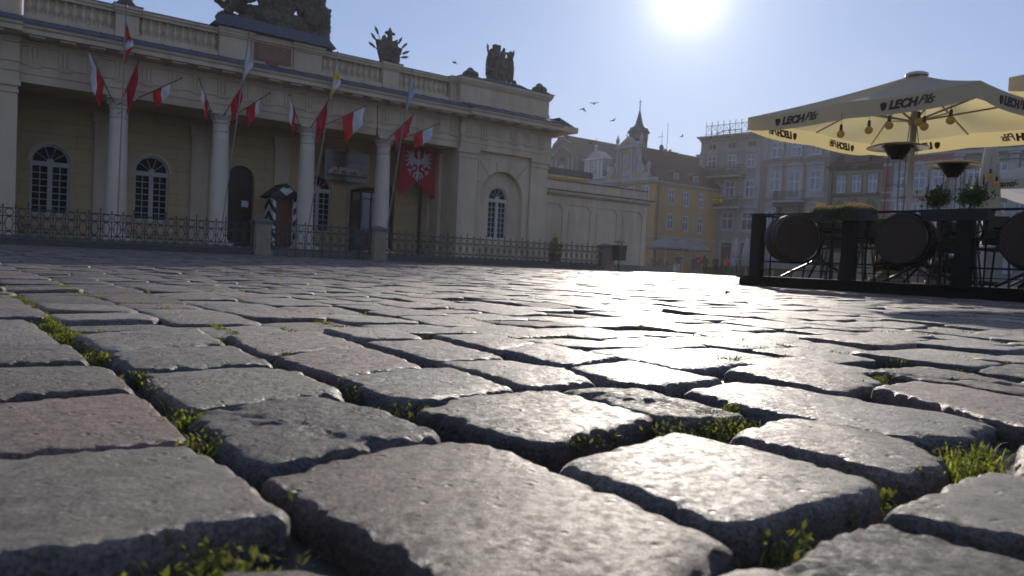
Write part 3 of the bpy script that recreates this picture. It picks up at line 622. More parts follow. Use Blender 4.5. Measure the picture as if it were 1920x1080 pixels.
# pavilion at the right end of the portico, and its twin at the left edge
def pavilion(x0, x1, cx):
    y = -.2; m = MB()
    arch_wall(m, x0+.9, x1-.9, .25, 4.33, cx, 2.06, .55, 2.62, y, .22, 24); m.box(x0, y, .25, x0+.9, .5, 4.33); m.box(x1-.9, y, .25, x1, .5, 4.33)
    arch_wall(m, cx-1.04, cx+1.04, .55, 3.72, cx, .92, 1.0, 2.6, y+.22, .16, 18)
    m.box(x1-.02, .5, .25, x1, 8.0, 5.4)
    m.box(x0-.04, y-.05, .25, x1+.03, y-.001, .52)
    m.build('pavilion_wall', PLA, gh)
    # pilasters
    for a in (x0, x1-.88):
        p = MB(); p.box(a, y-.12, .25, a+.86, y-.002, 4.0); p.box(a-.03, y-.16, 4.0, a+.89, y-.002, 4.06); p.box(a-.01, y-.13, 4.06, a+.87, y-.002, 4.18); p.box(a-.06, y-.2, 4.18, a+.92, y-.002, 4.33); p.build('pilaster', PLA, gh)
    # raised ashlar blocks round the arch
    b = MB(); xs0, xs1 = x0+.93, x1-.93; g = .012; r = 1.03
    z = .58
    for i in range(6):
        z1 = z+.42
        if z1 <= 3.0:
            for (a, c_) in ((xs0, cx-r-.01), (cx+r+.01, xs1)):
                if c_-a > .05: b.box(a, y-.03, z+g, c_, y-.001, z1-g)
        z = z1
    angs = [0, 25, 50, 76, 104, 130, 155, 180]
    for a0, a1 in zip(angs, angs[1:]):
        A0, A1 = R(a0+.6), R(a1-.6); inner = [(cx+(r+.01)*math.cos(A0+(A1-A0)*k/4), 2.62+(r+.01)*math.sin(A0+(A1-A0)*k/4)) for k in range(5)]
        def outp(A_):
            L = 9
            if abs(math.cos(A_)) > 1e-6: L = min(L, ((xs1-cx) if math.cos(A_) > 0 else (cx-xs0))/abs(math.cos(A_)))
            L = min(L, (3.98-2.62)/max(math.sin(A_), 1e-6)); L = max(L, r+.02); return (cx+L*math.cos(A_), 2.62+L*math.sin(A_))
        oo = [outp(A1), outp(A0)]
        b.prism(inner+oo, y-.03, y-.001)
    b.build('voussoirs', PLA, gh)
    w = arch_window(gh, cx, .92, 1.0, 2.6, y+.27)
    s = MB(); s.box(cx-.6, y-.05, .62, cx+.6, y+.218, .70); s.box(cx-.54, y, .52, cx+.54, y+.218, .62); s.build('window_sill', PLA, gh)
    m = MB(); m.box(x0-.02, -.24, 5.95, x1, .6, 6.2); m.box(x0, -.2, 6.2, x1-.02, .6, 6.74)
    m.box(x0+.9, -.212, 6.3, x1-.7, -.201, 6.68)
    m.box(x0-.02, -.24, 6.74, x1+.02, .6, 6.80); m.box(x0-.05, -.29, 6.80, x1+.06, .6, 6.88); m.box(x0-.08, -.33, 6.88, x1+.10, .6, 6.99); m.box(x1-.02, .6, 5.95, x1+.1, 7.5, 6.99); m.build('parapet', PLA, gh)
    c = MB(); c.box(x0-.1, -.35, 6.991, x1+.14, .62, 7.02); c.build('coping_sheet', SLT, gh)
pavilion(11.46, 15.8, 13.58)
pavilion(-9.0, -2.46, -6.0)
m = MB(); m.prism([(x_, z_) for x_, z_ in ((15.78,5.70),(16.75,5.70),(15.78,6.02))], -.9, 7, 'xz'); m.build('eaves_sheet', SLT, gh)
m = MB(); m.box(15.86, -1.08, 5.48, 16.65, 7, 5.695); m.box(15.86,-.5,5.3,16.1,7,5.478); m.build('cornice', PLA, gh)
m = MB(); m.box(-9, .7, 5.9, 15.7, 7.5, 6.3); m.build('roof', SLT, gh)
m = MB(); m.box(-9, 7.51, 0, 15.8, 7.8, 6.2); m.box(-9.0, WY+.6, 0, 15.7, 7.5, 5.89); m.build('inner_block', PLA, gh)

# ---- trophies on the parapet
def sculpt(name, fr, x, y, z, fn, label, cat, vox, disp=0.05):
    e = MB(); fn(e); o = e.build(name, DST, None, True); place(o, fr, x, y, z); tag(o, label, cat)
    rm = o.modifiers.new('r', 'REMESH'); rm.mode = 'VOXEL'; rm.voxel_size = vox; rm.use_smooth_shade = False
    tx = bpy.data.textures.new('carve', 'CLOUDS'); tx.noise_scale = 0.075; tx.noise_depth = 4
    dm = o.modifiers.new('d', 'DISPLACE'); dm.texture = tx; dm.strength = disp; dm.mid_level = 0.5
    return o
from mathutils import Euler
def spear(e, x0, z0, x1, z1, r=.025, flag=0):
    e.tube([(x0,0,z0),(x1,0,z1)], r, 6); d = Vector((x1-x0,0,z1-z0)).normalized(); p = Vector((x1,0,z1))
    e.tube([p-d*.02, p+d*.05, p+d*.10, p+d*.24], [.03,.055,.05,.004], 6); e.blob(p-d*.04, .05, 6)
def trophy_small(e):
    e.blob((0,0,.3), (.30,.2,.36), 12); e.blob((0,0,.58), (.26,.17,.32), 10); e.box(-.36,-.2,-.05,.36,.2,.06)
    e.prism([(-.3,.05),(-.44,.5),(-.5,.78),(-.30,.72),(-.24,.98),(-.08,.8),(.1,.8),(.26,.92),(.3,.66),(.48,.62),(.38,.3),(.28,.02)], -.12, .12)
    e.blob((0,-.02,.95), (.10,.11,.17), 10); e.blob((0,0,1.16), (.09,.09,.08), 8); e.blob((.13,0,1.10),(.10,.08,.055),8); e.blob((-.12,0,1.10),(.09,.08,.055),8); e.blob((0,0,1.26),(.05,.05,.05),6)
    for a, l in ((-62,.72),(-44,.86),(-30,.98),(30,.80),(46,.80),(62,.72),(74,.62)):
        w = R(90-a); spear(e, .1*math.cos(w), .25, l*math.cos(w), .2+l*math.sin(w), .02)
    for s in (-1,1): e.blob((s*.22,-.14,.22), (.17,.1,.22), 8); e.tube([(s*.1,-.17,.05),(s*.28,-.2,.3),(s*.2,-.15,.6)], .05, 6)
    e.tube([(.15*math.cos(a), -.22, .3+.18*math.sin(a)) for a in [i*math.pi/6 for i in range(12)]], .035, 6, closed=True)
sculpt('carved_trophy', GH, 8.66, .25, 6.97, trophy_small, 'small dark stone trophy of spears and a plumed helmet on the balustrade pier', 'sculpture', .02, .03)
def trophy_coat(e):
    random.seed(5)
    e.blob((0,-.12,.5), (.3,.14,.48), 16); e.tube([(.32*math.cos(a), -.16, .5+.5*math.sin(a)) for a in [i*math.pi/8 for i in range(16)]], .045, 6, closed=True)
    e.blob((0,.05,.5), (.5,.16,.45), 12); e.box(-.75,-.2,-.05,.8,.2,.04)
    for s in (-1,1):
        e.blob((s*.5,0,.75), (.17,.13,.55), 12, Euler((0,R(-8*s),0))); spear(e, s*.5, .3, s*.62, 1.22, .03); e.blob((s*.45,-.05,.3),(.2,.15,.22),8)
    e.blob((-.5,-.15,.18), (.26,.14,.2), 10); e.tube([(-.62+.2*math.cos(a), -.25, .2+.16*math.sin(a)) for a in [i*math.pi/6 for i in range(12)]], .05, 6, closed=True)
    e.blob((.66,-.1,.1),(.11,.1,.12),8)
    e.prism([(-.33,1.0),(-.08,1.0),(-.05,1.45),(-.36,1.45)], -.1, .1); e.blob((.12,0,1.15),(.14,.1,.16),8); e.blob((.15,0,1.33),(.07,.07,.09),6); e.tube([(.16,0,1.2),(.3,0,1.24),(.36,0,1.16)],.045,6)
    e.blob((.42,0,1.1),(.1,.1,.22),8); e.blob((.5,0,1.28),(.1,.08,.08),8); e.blob((-.2,0,1.0),(.22,.14,.16),8)
sculpt('carved_trophy', GH, 13.55, .25, 7.17, trophy_coat, 'tall dark stone coat of arms with standards on the pavilion parapet', 'sculpture', .022, .03)
m = MB(); m.frustum((13.5,.2,7.021), 1.35, .42, (13.5,.2,7.16), .8, .36); m.build('sculpture_base', SLT, gh)
def bigcoat(e):
    random.seed(9)
    e.blob((0,-.15,1.25), (.62,.2,.95), 20)
    e.tube([((.68+.03*math.cos(3*a))*math.cos(a), -.24, 1.25+1.0*math.sin(a)) for a in [i*math.pi/16 for i in range(32)]], .085, 8, closed=True)
    e.tube([(-.75,-.3,1.6),(-.82,-.34,1.0),(-.66,-.38,.8),(-.55,-.36,.95)], .075, 8); e.tube([(.75,-.3,1.6),(.85,-.34,.9),(.72,-.38,.62),(.6,-.36,.75)], .08, 8)
    e.blob((-.62,-.36,.92), .12, 8); e.blob((.68,-.36,.72), .12, 8)
    e.blob((0,-.1,2.35), (.4,.2,.3), 12)
    for k in range(5): e.blob((-.3+.15*k,-.1,2.62), .09, 8)
    e.box(-1.75,-.25,-.05,1.75,.3,.12); e.blob((-.4,-.1,.3),(.9,.25,.28),12); e.blob((.6,-.1,.25),(.7,.25,.3),12)
    # left figure: seated, draped, leaning on a cannon mouth
    e.blob((-1.2,-.05,1.0), (.42,.3,.75), 12, Euler((0,R(12),0))); e.blob((-1.15,-.1,1.9), (.3,.22,.38), 10); e.blob((-1.08,-.15,2.4), (.14,.15,.18), 10)
    e.tube([(-1.5,-.15,1.2),(-1.15,-.35,.75),(-1.45,-.3,.25),(-1.6,-.25,.1)], [.2,.2,.14,.1], 8); e.tube([(-1.35,-.2,1.9),(-1.6,-.25,1.4),(-1.3,-.35,1.1)], [.13,.11,.08], 8)
    e.lathe([(.16,-.55),(.17,-.5),(.24,-.48),(.24,-.4),(.17,-.36),(.15,.1)], (-.95,0,.72), 14, 'y'); e.blob((-1.6,-.1,.35),(.16,.12,.12),8)
    e.prism([(-1.75,.3),(-1.95,.42),(-1.7,.5)], -.2,-.05)
    # right figure, helmet, cuirass and standards
    e.blob((1.12,-.05,.9), (.42,.28,.65), 12); e.blob((1.05,-.1,1.75), (.28,.22,.36), 10); e.blob((1.0,-.14,2.2), (.14,.15,.17), 10)
    e.blob((1.35,-.2,1.05),(.3,.2,.3),10); e.lathe([(.1,-.45),(.24,-.44),(.28,-.3),(.2,-.2),(.2,.1)], (1.15,0,.5), 14, 'y')
    for k,(dx,h) in enumerate(((1.62,1.75),(1.72,2.15),(1.75,1.35),(1.66,2.5))): spear(e, 1.2, .4, dx, h, .035)
    e.prism([(1.25,.8),(1.62,2.3),(1.72,1.2),(1.5,.6)], -.1,.1)
    e.prism([(1.3,.1),(1.55,1.05),(1.85,.95),(1.8,.35),(1.62,.1),(1.7,-.35),(1.85,-.5),(1.55,-.45),(1.45,-.1)], -.25,.15)
    for k in range(5): e.tube([(1.35+.09*k,-.28,1.0-.05*k),(1.45+.08*k,-.3,.5),(1.5+.07*k,-.28,0-.1*k)], .05, 6)
    e.prism([(-1.3,1.6),(-1.72,2.9),(-1.75,1.6),(-1.6,1.0)], -.1,.1)
sculpt('carved_coat_of_arms', GH, 4.5, .3, 7.35, bigcoat, 'large sooty stone coat of arms between two seated figures above the red plaque', 'sculpture', .025, .10)
m = MB(); m.frustum((4.45,.25,6.976), 2.0, .5, (4.45,.25,7.32), 1.68, .42); m.build('sculpture_base', SLT, gh)
for i, (x, wl_) in enumerate(((12.05,'beside the left pilaster of the pavilion'),(15.45,'at the far right corner of the pavilion'),)):
    b = MB(); b.box(-.32,-.3,0,.32,.3,.10)
    for a, d, z in ((-.16,-.1,.2),(.16,-.1,.2),(0,-.12,.24),(-.1,.12,.2),(.12,.12,.2),(0,0,.33)): b.blob((a,d,z), .15, 12)
    o = b.build('stone_cannonballs', DST, None, True); place(o, GH, x, .1, 7.0); tag(o, 'dark stone heap of cannonballs on the parapet '+wl_, 'sculpture', 'cannonball heaps on the parapet')
b = MB(); b.lathe([(.3,0),(.26,.1),(.16,.2),(.3,.4),(.36,.7),(.2,.9),(.1,1.1)], (0,0,0), 16); o = b.build('stone_vase', DST, None, True); place(o, GH, .15, .25, 6.98); tag(o, 'dark stone vase cut by the top edge of the photo above the first column', 'sculpture')

# ---- right-hand wing
wg = empty('guardhouse_wing', GH, 15.81, .45, 0, 'low cream wing with blank wall panels to the right of the guardhouse pavilion', 'building')
m = MB(); W_ = 6.75; m.box(0, .05, -.3, W_, 9, 3.05); m.box(-.0,0,-.3,W_+.05,.049,.2)
xs = [.12, 1.75, 3.4, 5.05]
m.box(0,.0,.2,.12,.049,2.95); m.box(0,0,2.72,W_,.049,3.05)
for i, x in enumerate(xs): m.box(x+1.42, 0, .2, (xs+[W_])[i+1]+(0 if i < 3 else 0), .049, 2.719)
for x in xs:
    for s in (0,1): m.prism([(x+(.0 if s==0 else 1.42), 2.719),(x+(.2 if s==0 else 1.22),2.719),(x+(0 if s==0 else 1.42),2.5)], .003, .049)
    m.box(x+.18,.02,.2,x+1.24,.049,2.45)
m.build('wall', PLA, wg)
m = MB(); m.prism([(.0,3.051),(-.08,3.10),(-.2,3.16),(-.22,3.26),(.4,3.26),(.4,3.051)], 0, W_+.12, 'yz'); m.build('cornice', PLA, wg)
m = MB(); m.box(-.0,-.27,3.261,W_+.28,.1,3.30); m.box(0,.1,3.262,W_,9,3.285); m.build('eaves_sheet', SLT, wg)
m = MB(); m.box(0,.04,3.301,W_,.4,3.72); m.box(0,.42,3.301,W_,8.9,3.6)
for x in xs: m.box(x,.02,3.36,x+1.4,.039,3.66)
m.build('parapet', PLA, wg); m = MB(); m.box(-.02,-.02,3.721,W_+.04,.44,3.75); m.build('coping_sheet', SLT, wg)
gp = empty('low_pavilion', GH, 16, 5, 0, 'low yellow block with a green roof edge showing above the guardhouse wing', 'building')
m = MB(); m.box(0,0,-.2,6.8,5,4.5); m.build('wall', mat('ochre render', (0.46,0.30,0.10), .85, var=.1), gp)
m = MB(); m.box(-.1,-.12,4.501,6.9,5,4.63); m.build('cornice', PLA, gp); m = MB(); m.box(-.2,-.25,4.631,7.0,5.1,4.93); m.build('roof', mat('patinated copper', (0.045,0.075,0.062), .6, var=.3), gp)

# ---- railings in front
FY = -2.2
def fence_run(x0, x1, label, zb=.10, legs=False):
    e = empty('iron_fence', GH, x0, FY, 0, label, 'fence', 'iron fences in front of the guardhouse'); L = x1-x0
    if not legs:
        k = MB(); k.box(0,-.16,-.12,L,.16,.12); k.build('plinth', mat('dark plinth stone', (0.07,0.068,0.058), .85, var=.3, bump=.01), e)
    m = MB(); per = .268; n = max(1, round(L/per)); per = L/n
    for z in (zb+.03, zb+.235, zb+.60, zb+.80): m.box(0,-.014,z-.012,L,.014,z+.012)
    rg = MB()
    for i in range(n+1):
        x = min(max(i*per,.01),L-.01); top = zb+.80+(.03 if i % 3 else .10); m.box(x-.011,-.0105,(-.02 if (i % 3 == 0 or legs) else zb+.02),x+.011,.0105,top)
        m.tube([(x,0,top-.01),(x,0,top+.03),(x,0,top+.07)], [.012,.022,.002], 5)
        if i < n:
            cx = x+per/2
            for cz, rx, rz in ((zb+.132,.088,.088),(zb+.70,.088,.088),(zb+.418,.085,.165)):
                rg.tube([(cx+rx*math.cos(a),0,cz+rz*math.sin(a)) for a in [j*math.pi/8 for j in range(16)]], .011, 4, closed=True)
            for sx in (-1,1): rg.blob((cx+sx*.105,0,zb+.418), .02, 5)
    m.build('bars', IRN, e); rg.build('rings', IRN, e); return e
fence_run(-9.5, 3.24, 'long ring patterned iron fence left of the left stone post')
fence_run(7.47, 17.25, 'ring patterned iron fence running right from the middle stone post to the bin')
fence_run(3.7, 5.36, 'left leaf of the iron gate in front of the sentry box', .17, True); fence_run(5.38, 7.02, 'right leaf of the iron gate in front of the grey letter box', .17, True)
def spost(x, w, h, label, z=0):
    e = empty('stone_gatepost', GH, x, FY, z, label, 'gatepost', 'stone posts of the fence')
    b = MB(); b.box(-w/2-.03,-w/2-.03,-.15,w/2+.03,w/2+.03,.17); b.build('base', STN, e)
    b = MB(); b.box(-w/2,-w/2,.17,w/2,w/2,h-.12); b.build('shaft', STN, e)
    b = MB(); b.box(-w/2-.05,-w/2-.05,h-.12,w/2+.05,w/2+.05,h-.06); b.frustum((0,0,h-.06),w/2+.05,w/2+.05,(0,0,h+.03),.05,.05); b.build('cap', mat('grey slate cap', (0.10,0.105,0.115), .7), e)
spost(3.47, .44, 1.07, 'left stone gatepost standing between the door and the sentry box'); spost(7.25, .44, 1.07, 'middle stone gatepost in front of the last portico column'); spost(17.5, .46, 1.10, 'right stone post behind the litter bin', -.06)
bn = empty('litter_bin', GH, 17.42, -3.0, gz(GH,17.42,-3.0), 'dark litter bin with a domed lid on a thin post at the fence end', 'bin')
b = MB(); b.tube([(0,0,-.02),(0,0,.45)], .03, 8); b.box(-.12,-.12,-.02,.12,.12,.01); b.build('post', BLK, bn)
b = MB(); b.frustum((0,0,.40),.18,.18,(0,0,.95),.21,.21); b.frustum((0,0,.951),.235,.235,(0,0,1.0),.22,.22); b.build('body', mat('dark green bin plastic', (0.016,0.02,0.022), .45), bn)
b = MB(); b.lathe([(.23,1.11),(.22,1.14),(.14,1.18),(.02,1.20)], (0,0,0), 14); b.tube([(.1,0,.98),(.1,0,1.12)],.02,6); b.tube([(-.1,0,.98),(-.1,0,1.12)],.02,6); b.build('lid', mat('bin lid metal', (0.12,0.12,0.12), .3, metal=.6), bn)

# ---- sentry box
sb = empty('sentry_box', GH, 5.22, 1.05, .25, 'wooden sentry box with black and white chevrons left of the third column', 'sentry box')
m = MB(); m.box(-.40,-.40,0,-.30,.40,1.72); m.box(.30,-.40,0,.40,.40,1.72); m.box(-.30,.34,0,.30,.40,1.72); m.build('side_panel', WH2, sb)
m = MB()
for k in range(5):
    z = -.05+k*.42; P = lambda a: max(0, min(1.72, a))
    for sx, x in ((-1,-.403),(1,.403)):
        for (ya, za, yb, zb_) in ((-.40,z,-.0,z+.28),(.0,z+.28,.40,z)):
            q = [(x,ya,P(za)),(x,yb,P(zb_)),(x,yb,P(zb_+.2)),(x,ya,P(za+.2))]; m.add(q, [(0,1,2,3)])
    for s in (-1,1):
        q = [(s*.402,-.404,P(z)),(s*.298,-.404,P(z-.1)),(s*.298,-.404,P(z+.1)),(s*.402,-.404,P(z+.2))]; m.add(q, [(0,1,2,3)])
m.build('chevrons', BLK, sb)
m = MB(); m.box(-.298,-.30,.02,.298,-.26,1.72)
m.build('door', BRW, sb)
m = MB(); m.prism([(-.56,1.72),(0,2.17),(.56,1.72),(.50,1.68),(-.50,1.68)], -.5, .5); m.build('roof', BLK, sb)
m = MB(); m.prism([(-.24,1.93),(-.1,2.03),(0,1.99),(.1,2.03),(.24,1.93),(0,1.76)], -.512, -.503); m.build('gable_badge', WH2, sb)
# ---- glazed information kiosk
kk = empty('information_kiosk', GH, 8.62, 1.5, .25, 'dark glazed kiosk standing behind the last column of the portico', 'kiosk')
m = MB(); 
for x in (-.4,0,.4):
    for y in (-.4,.4): m.box(x-.03,y-.03,0,x+.03,y+.03,2.2)
m.box(-.43,-.43,2.2,.43,.43,2.27); m.box(-.43,-.43,1.93,.43,-.40,1.96); m.build('frame', BLK, kk)
m = MB(); m.frustum((0,0,2.271),.5,.5,(0,0,2.4),.2,.2); m.build('roof', BLK, kk)
m = MB(); m.box(-.37,-.41,.75,-.03,-.40,1.93); m.box(.03,-.41,.05,.37,-.40,1.93); m.box(-.41,-.37,.05,-.40,.37,1.93); m.build('glass_panel', mat('kiosk glass', (0.035,0.035,0.05), .15, spec=.8), kk)
m = MB(); m.box(-.37,-.412,.05,-.03,-.40,.74); m.build('lower_panel', mat('dull red panel', (0.10,0.016,0.016), .5), kk)
m = MB(); m.box(-.37,-.412,1.99,-.03,-.40,2.17); m.box(.03,-.412,1.99,.37,-.40,2.17); m.build('sign_strip', mat('pale sign strip', (0.33,0.31,0.30), .5), kk)
lb = empty('letter_box', GH, 6.75, -1.9, .0, 'grey letter box on the inner side of the gate between the stone posts', 'letter box')
m = MB(); m.box(-.17,-.08,.45,.17,.08,.93); m.build('case', mat('grey blue metal', (0.07,0.09,0.095), .4), lb); m = MB(); m.box(-.12,-.086,.8,.12,-.081,.83); m.tube([(0,0,0),(0,0,.45)],.025,6); m.build('slot', BLK, lb)
# ---- transparent picture board with riders
pb = empty('picture_board', GH, 7.93, 1.75, 2.82, 'glossy board with black riders along its foot hanging between the columns', 'sign')
m = MB(); m.box(-.88,0,0,.88,.02,1.08); m.build('panel', mat('glossy board', (0.13,0.095,0.07), .12, spec=.5, var=.25, scale=1.2), pb)
m = MB(); m.box(-.80,-.006,.16,.80,-.001,.24)
random.seed(21)
def rider(m, x, z, s, d=1, man=True):
    q = lambda pts: [(x+d*a*s, z+b*s) for a, b in pts]
    h = [(-.5,.35),(-.45,.55),(-.3,.62),(.15,.60),(.3,.78),(.42,.92),(.5,.86),(.62,.68),(.55,.62),(.42,.66),(.35,.4),(.45,.2),(.5,0),(.42,0),(.33,.2),(.2,.32),(-.2,.3),(-.3,.15),(-.25,0),(-.33,0),(-.42,.18),(-.44,.3),(-.62,.12),(-.66,.14)]
    m.prism(q(h), -.004, -.001)
    if man: m.prism(q([(-.1,.6),(-.14,.95),(-.1,1.05),(-.07,1.2),(.03,1.2),(.04,1.06),(.1,.98),(.25,.85),(.22,.8),(.08,.88),(.08,.6)]), -.0045, -.0012)
for x, d in ((-.48,1),(-.16,-1),(-.08,-1),(.15,-1),(.26,1),(.34,-1),(.66,1)): rider(m, x, .235, .15, d)
for x in (-.74,-.36,.52):
    m.prism([(x-.012,.235),(x+.012,.235),(x+.01,.42),(x+.05,.47),(x+.03,.53),(x-.03,.54),(x-.05,.47),(x-.01,.42)], -.004, -.001)
m.build('rider_frieze', BLK, pb)
m = MB(); m.prism([(-.74,.245),(.74,.245),(.72,.42),(.3,.47),(-.3,.5),(-.5,.5),(-.74,.35)], -.0009, -.0003); m.build('pale_band', mat('pale board band', (0.42,0.34,0.24), .5), pb)
text('POWSTANIA WIELKOPOLSKIEGO', .105, mat('dark board letters', (0.05,0.04,0.035), .5), pb, (0,-.004,.74), ext=.001)
# ---- crimson banner with a white eagle
bb = empty('eagle_banner', GH, 10.58, 1.2, 2.42, 'crimson swallow-tailed banner with a white eagle hanging at the right end of the portico', 'banner')
m = MB(); n = 14; nz = 14
for i in range(n+1):
    for j in range(nz+1):
        u = i/n; v = j/nz; x = -.74+1.48*u; zb = 0.64*(1-abs(2*u-1)); z = zb+(2.02-zb)*v; x *= 1+.06*(1-v)
        m.v.append((x, .03*math.sin(u*11)*(1-v*.7)+.015*math.sin(z*3+u*3), z))
for i in range(n):
    for j in range(nz): a = i*(nz+1)+j; m.f.append((a,a+nz+1,a+nz+2,a+1)); m.mi.append(0)
m.build('cloth', CRM, bb, True)
m = MB(); m.tube([(-.85,0,2.03),(.95,0,2.03)], .02, 6); m.build('rod', DPL, bb)
def eagle():
    m = MB(); y0, y1 = -.05, -.044
    def P(pts):
        s = .00262*1.0   # crop pixels to metres
        q = [((x-390)*s, 2.02-(y-80)*s*.93) for x, y in pts]; m.prism(q, y0, y1)
    P([(378,310),(378,260),(360,225),(362,212),(378,205),(372,190),(390,165),(398,178),(412,185),(415,200),(402,215),(410,240),(405,310)])          # neck, head, crown
    P([(345,300),(378,310),(405,310),(440,305),(450,330),(430,385),(400,400),(385,430),(365,400),(335,385),(320,340)])                        # body
    for sgn in (-1, 1):
        def W(pts): P([(388+sgn*(390-x), y) for x, y in pts])
        W([(345,300),(330,282),(312,270),(305,232),(288,215),(262,240),(240,290),(245,330),(275,372),(330,380)])
        W([(300,262),(318,238),(300,205),(292,170),(284,170),(280,215)])
        for f in ([(285,262),(278,240),(235,182),(225,182),(228,200),(258,250)],[(268,275),(262,255),(188,182),(180,190),(200,220),(245,278)],[(250,300),(245,278),(172,262),(168,272),(182,285)],
                  [(245,330),(248,300),(182,338),(178,350),(200,352)],[(268,355),(252,330),(192,408),(190,425),(215,425)],[(300,375),(278,362),(252,402),(262,425),(280,420)],[(318,400),(300,385),(262,425),(268,432),(290,420)]): W(f)
        W([(345,425),(320,430),(292,452),(310,470),(328,480),(345,440)]); W([(300,470),(288,462),(258,488),(268,500)])
        for f in ([(268,490),(222,462),(215,475),(255,502)],[(265,498),(218,498),(222,515),(258,508)],[(262,505),(245,545),(262,552),(274,510)]): W(f)
        W([(370,500),(335,510),(305,555),(302,590),(322,598),(328,560),(350,530),(372,520)])
        W([(372,540),(352,570),(342,610),(358,625),(366,590),(376,570)])
    P([(378,420),(388,420),(395,480),(402,510),(385,640),(375,668),(366,640),(364,510),(372,480)])
    return m
eagle().build('eagle', WFL, bb)

# ---- flags
def flag(A, Bp, base, labels, cols, drop, group='flags on short staffs over the portico columns', taper=.35, span=(0,.55), r=.017, name='flag', pm=None):
    """A tip, base foot (GH-local); cloth hangs from the fraction span of the pole"""
    e = empty(name, GH, base[0], base[1], base[2], labels, 'flag', group); Lc = lambda p: Vector((p[0]-base[0], p[1]-base[1], p[2]-base[2]))
    a, f = Lc(A), Vector((0,0,0)); m = MB(); m.tube([f, a], r, 6); m.blob(a, r*2.0, 6); m.build('pole', pm or DPL, e)
    if name == 'flagpole':
        n, k = 10, 14; m = MB(); zt = a.z*.965; drop *= 1.15; ph = sum(map(ord, labels)) % 7
        for i in range(n+1):
            for j in range(k+1):
                u, v = i/n, j/k; t = (zt-drop*v*1.25)/a.z; w = (.05+.17*math.sin(math.pi*min(1,v*1.15+.08)))*u
                m.v.append((a.x*t+w*(.75+.25*math.sin(v*8+ph)), a.y*t+.05*math.sin(u*10+v*5+ph)*min(1,u*3), zt-drop*(v*1.05+u*.45*(1-v*.3))))
        for i in range(n):
            for j in range(k):
                q = i*(k+1)+j; m.f.append((q,q+1,q+k+2,q+k+1)); m.mi.append(0 if (len(cols) == 1 or ((j+i*.8) % 9 < 9*cols[2])) else 1)
        m.build('cloth', [cols[0]] if len(cols) == 1 else [cols[0], cols[1]], e, True); return e
    n, k = 12, 12; m = MB(); up = a.lerp(f, span[0]); lo = a.lerp(f, span[1])
    
    ph = (sum(map(ord, labels)) % 17); xm = (up.x+lo.x)/2
    for i in range(n+1):
        for j in range(k+1):
            u, v = i/n, j/k; p = up.lerp(lo, u); vv = v*drop*(1-.12*math.sin(u*3+ph))
            x = p.x+(xm-p.x)*taper*v; m.v.append((x+.03*math.sin(7*v+ph)*v, p.y+.05*math.sin(u*9+ph+v*2)*min(1,v*2), p.z-vv))
    for i in range(n):
        for j in range(k):
            q = i*(k+1)+j; m.f.append((q,q+1,q+k+2,q+k+1)); m.mi.append(0 if (len(cols) == 1 or i < n*cols[2]) else 1)
    m.build('cloth', [cols[0]] if len(cols) == 1 else [cols[0], cols[1]], e, True); return e
SH = [((-.92,5.32),(-.21,4.12),[WFL,RED,.5],1.05,(0,.62),'white and red flag, first from the left, its long cloth left of the first column'),
 ((.31,5.30),(.03,4.28),[CRM],1.25,(.0,.75),'plain crimson flag hanging just right of the first column'),
 ((1.46,5.01),(.44,4.35),[WFL,RED,.42],.62,(.25,.68),'short red flag with a white edge pointing right from the first column'),
 ((1.95,5.07),(2.53,4.06),[WFL,RED,.45],.95,(.15,.62),'white and red flag leaning left from the second column'),
 ((3.21,5.13),(2.81,4.18),[CRM],.95,(.0,.6),'narrow crimson flag beside the tall pole of the second column'),
 ((4.05,5.02),(3.24,4.33),[WFL,RED,.3],.75,(.3,.75),'red flag with white behind it pointing right from the second column'),
 ((4.68,5.06),(5.30,4.05),[WFL,RED,.5],1.2,(0,.5),'white and red flag leaning left from the third column'),
 ((6.02,5.19),(5.60,4.21),[CRM],1.15,(.1,.7),'crimson flag with a small white mark beside the third column'),
 ((7.30,5.14),(6.00,4.32),[WFL,RED,.42],1.1,(0,.55),'wide red and white flag pointing right from the third column'),
 ((7.74,5.20),(8.03,4.16),[RED],.75,(.25,.6),'small red flag leaning left from the fourth column'),
 ((9.11,5.11),(8.38,4.17),[CRM],.85,(.0,.7),'dark crimson flag beside the tall pole of the fourth column'),
 ((10.21,4.97),(8.8,4.22),[WFL,RED,.5],.7,(.15,.62),'white and red flag pointing right over the eagle banner')]
for A_, B_, cols, drop, sp, lab in SH: flag((A_[0],-.85,A_[1]), None, (B_[0],-.36,B_[1]), lab, cols, drop*.68, span=sp)
TA = [((-.09,6.64),(-.11,.25),[WFL,RED,.35],.95,(.06,.2),'tall flagpole with a white and red flag in front of the first column'),
 ((3.26,6.63),(2.65,.4),[WFL],.85,(.05,.18),'tall leaning flagpole with a plain white flag in front of the second column'),
 ((6.11,6.63),(5.33,.29),[WFL,YFL,.5],.9,(.05,.2),'tall leaning flagpole with a yellow and white flag in front of the third column'),
 ((8.86,6.60),(8.15,.33),[BFL],.85,(.06,.2),'tall leaning flagpole with a pale blue and white flag in front of the fourth column')]
for A_, B_, cols, drop, sp, lab in TA:
    e = flag((A_[0],-1.12,A_[1]), None, (B_[0],-.85,.0), lab, cols, drop, 'tall flagpoles in front of the columns', .8, sp, .019, 'flagpole', PLE)
    m = MB(); zz = 4.05; f = zz/A_[1]; dx = (A_[0]-B_[0])*f; m.tube([(dx,-.15,zz),(dx-.0,.55,zz)], .012, 5); m.build('bracket', PLE, e); m = MB(); m.tube([(dx*.95,-.14,zz-.25),(dx*.95,.55,zz-.25)], .012, 5); m.build('bracket', PLE, e)
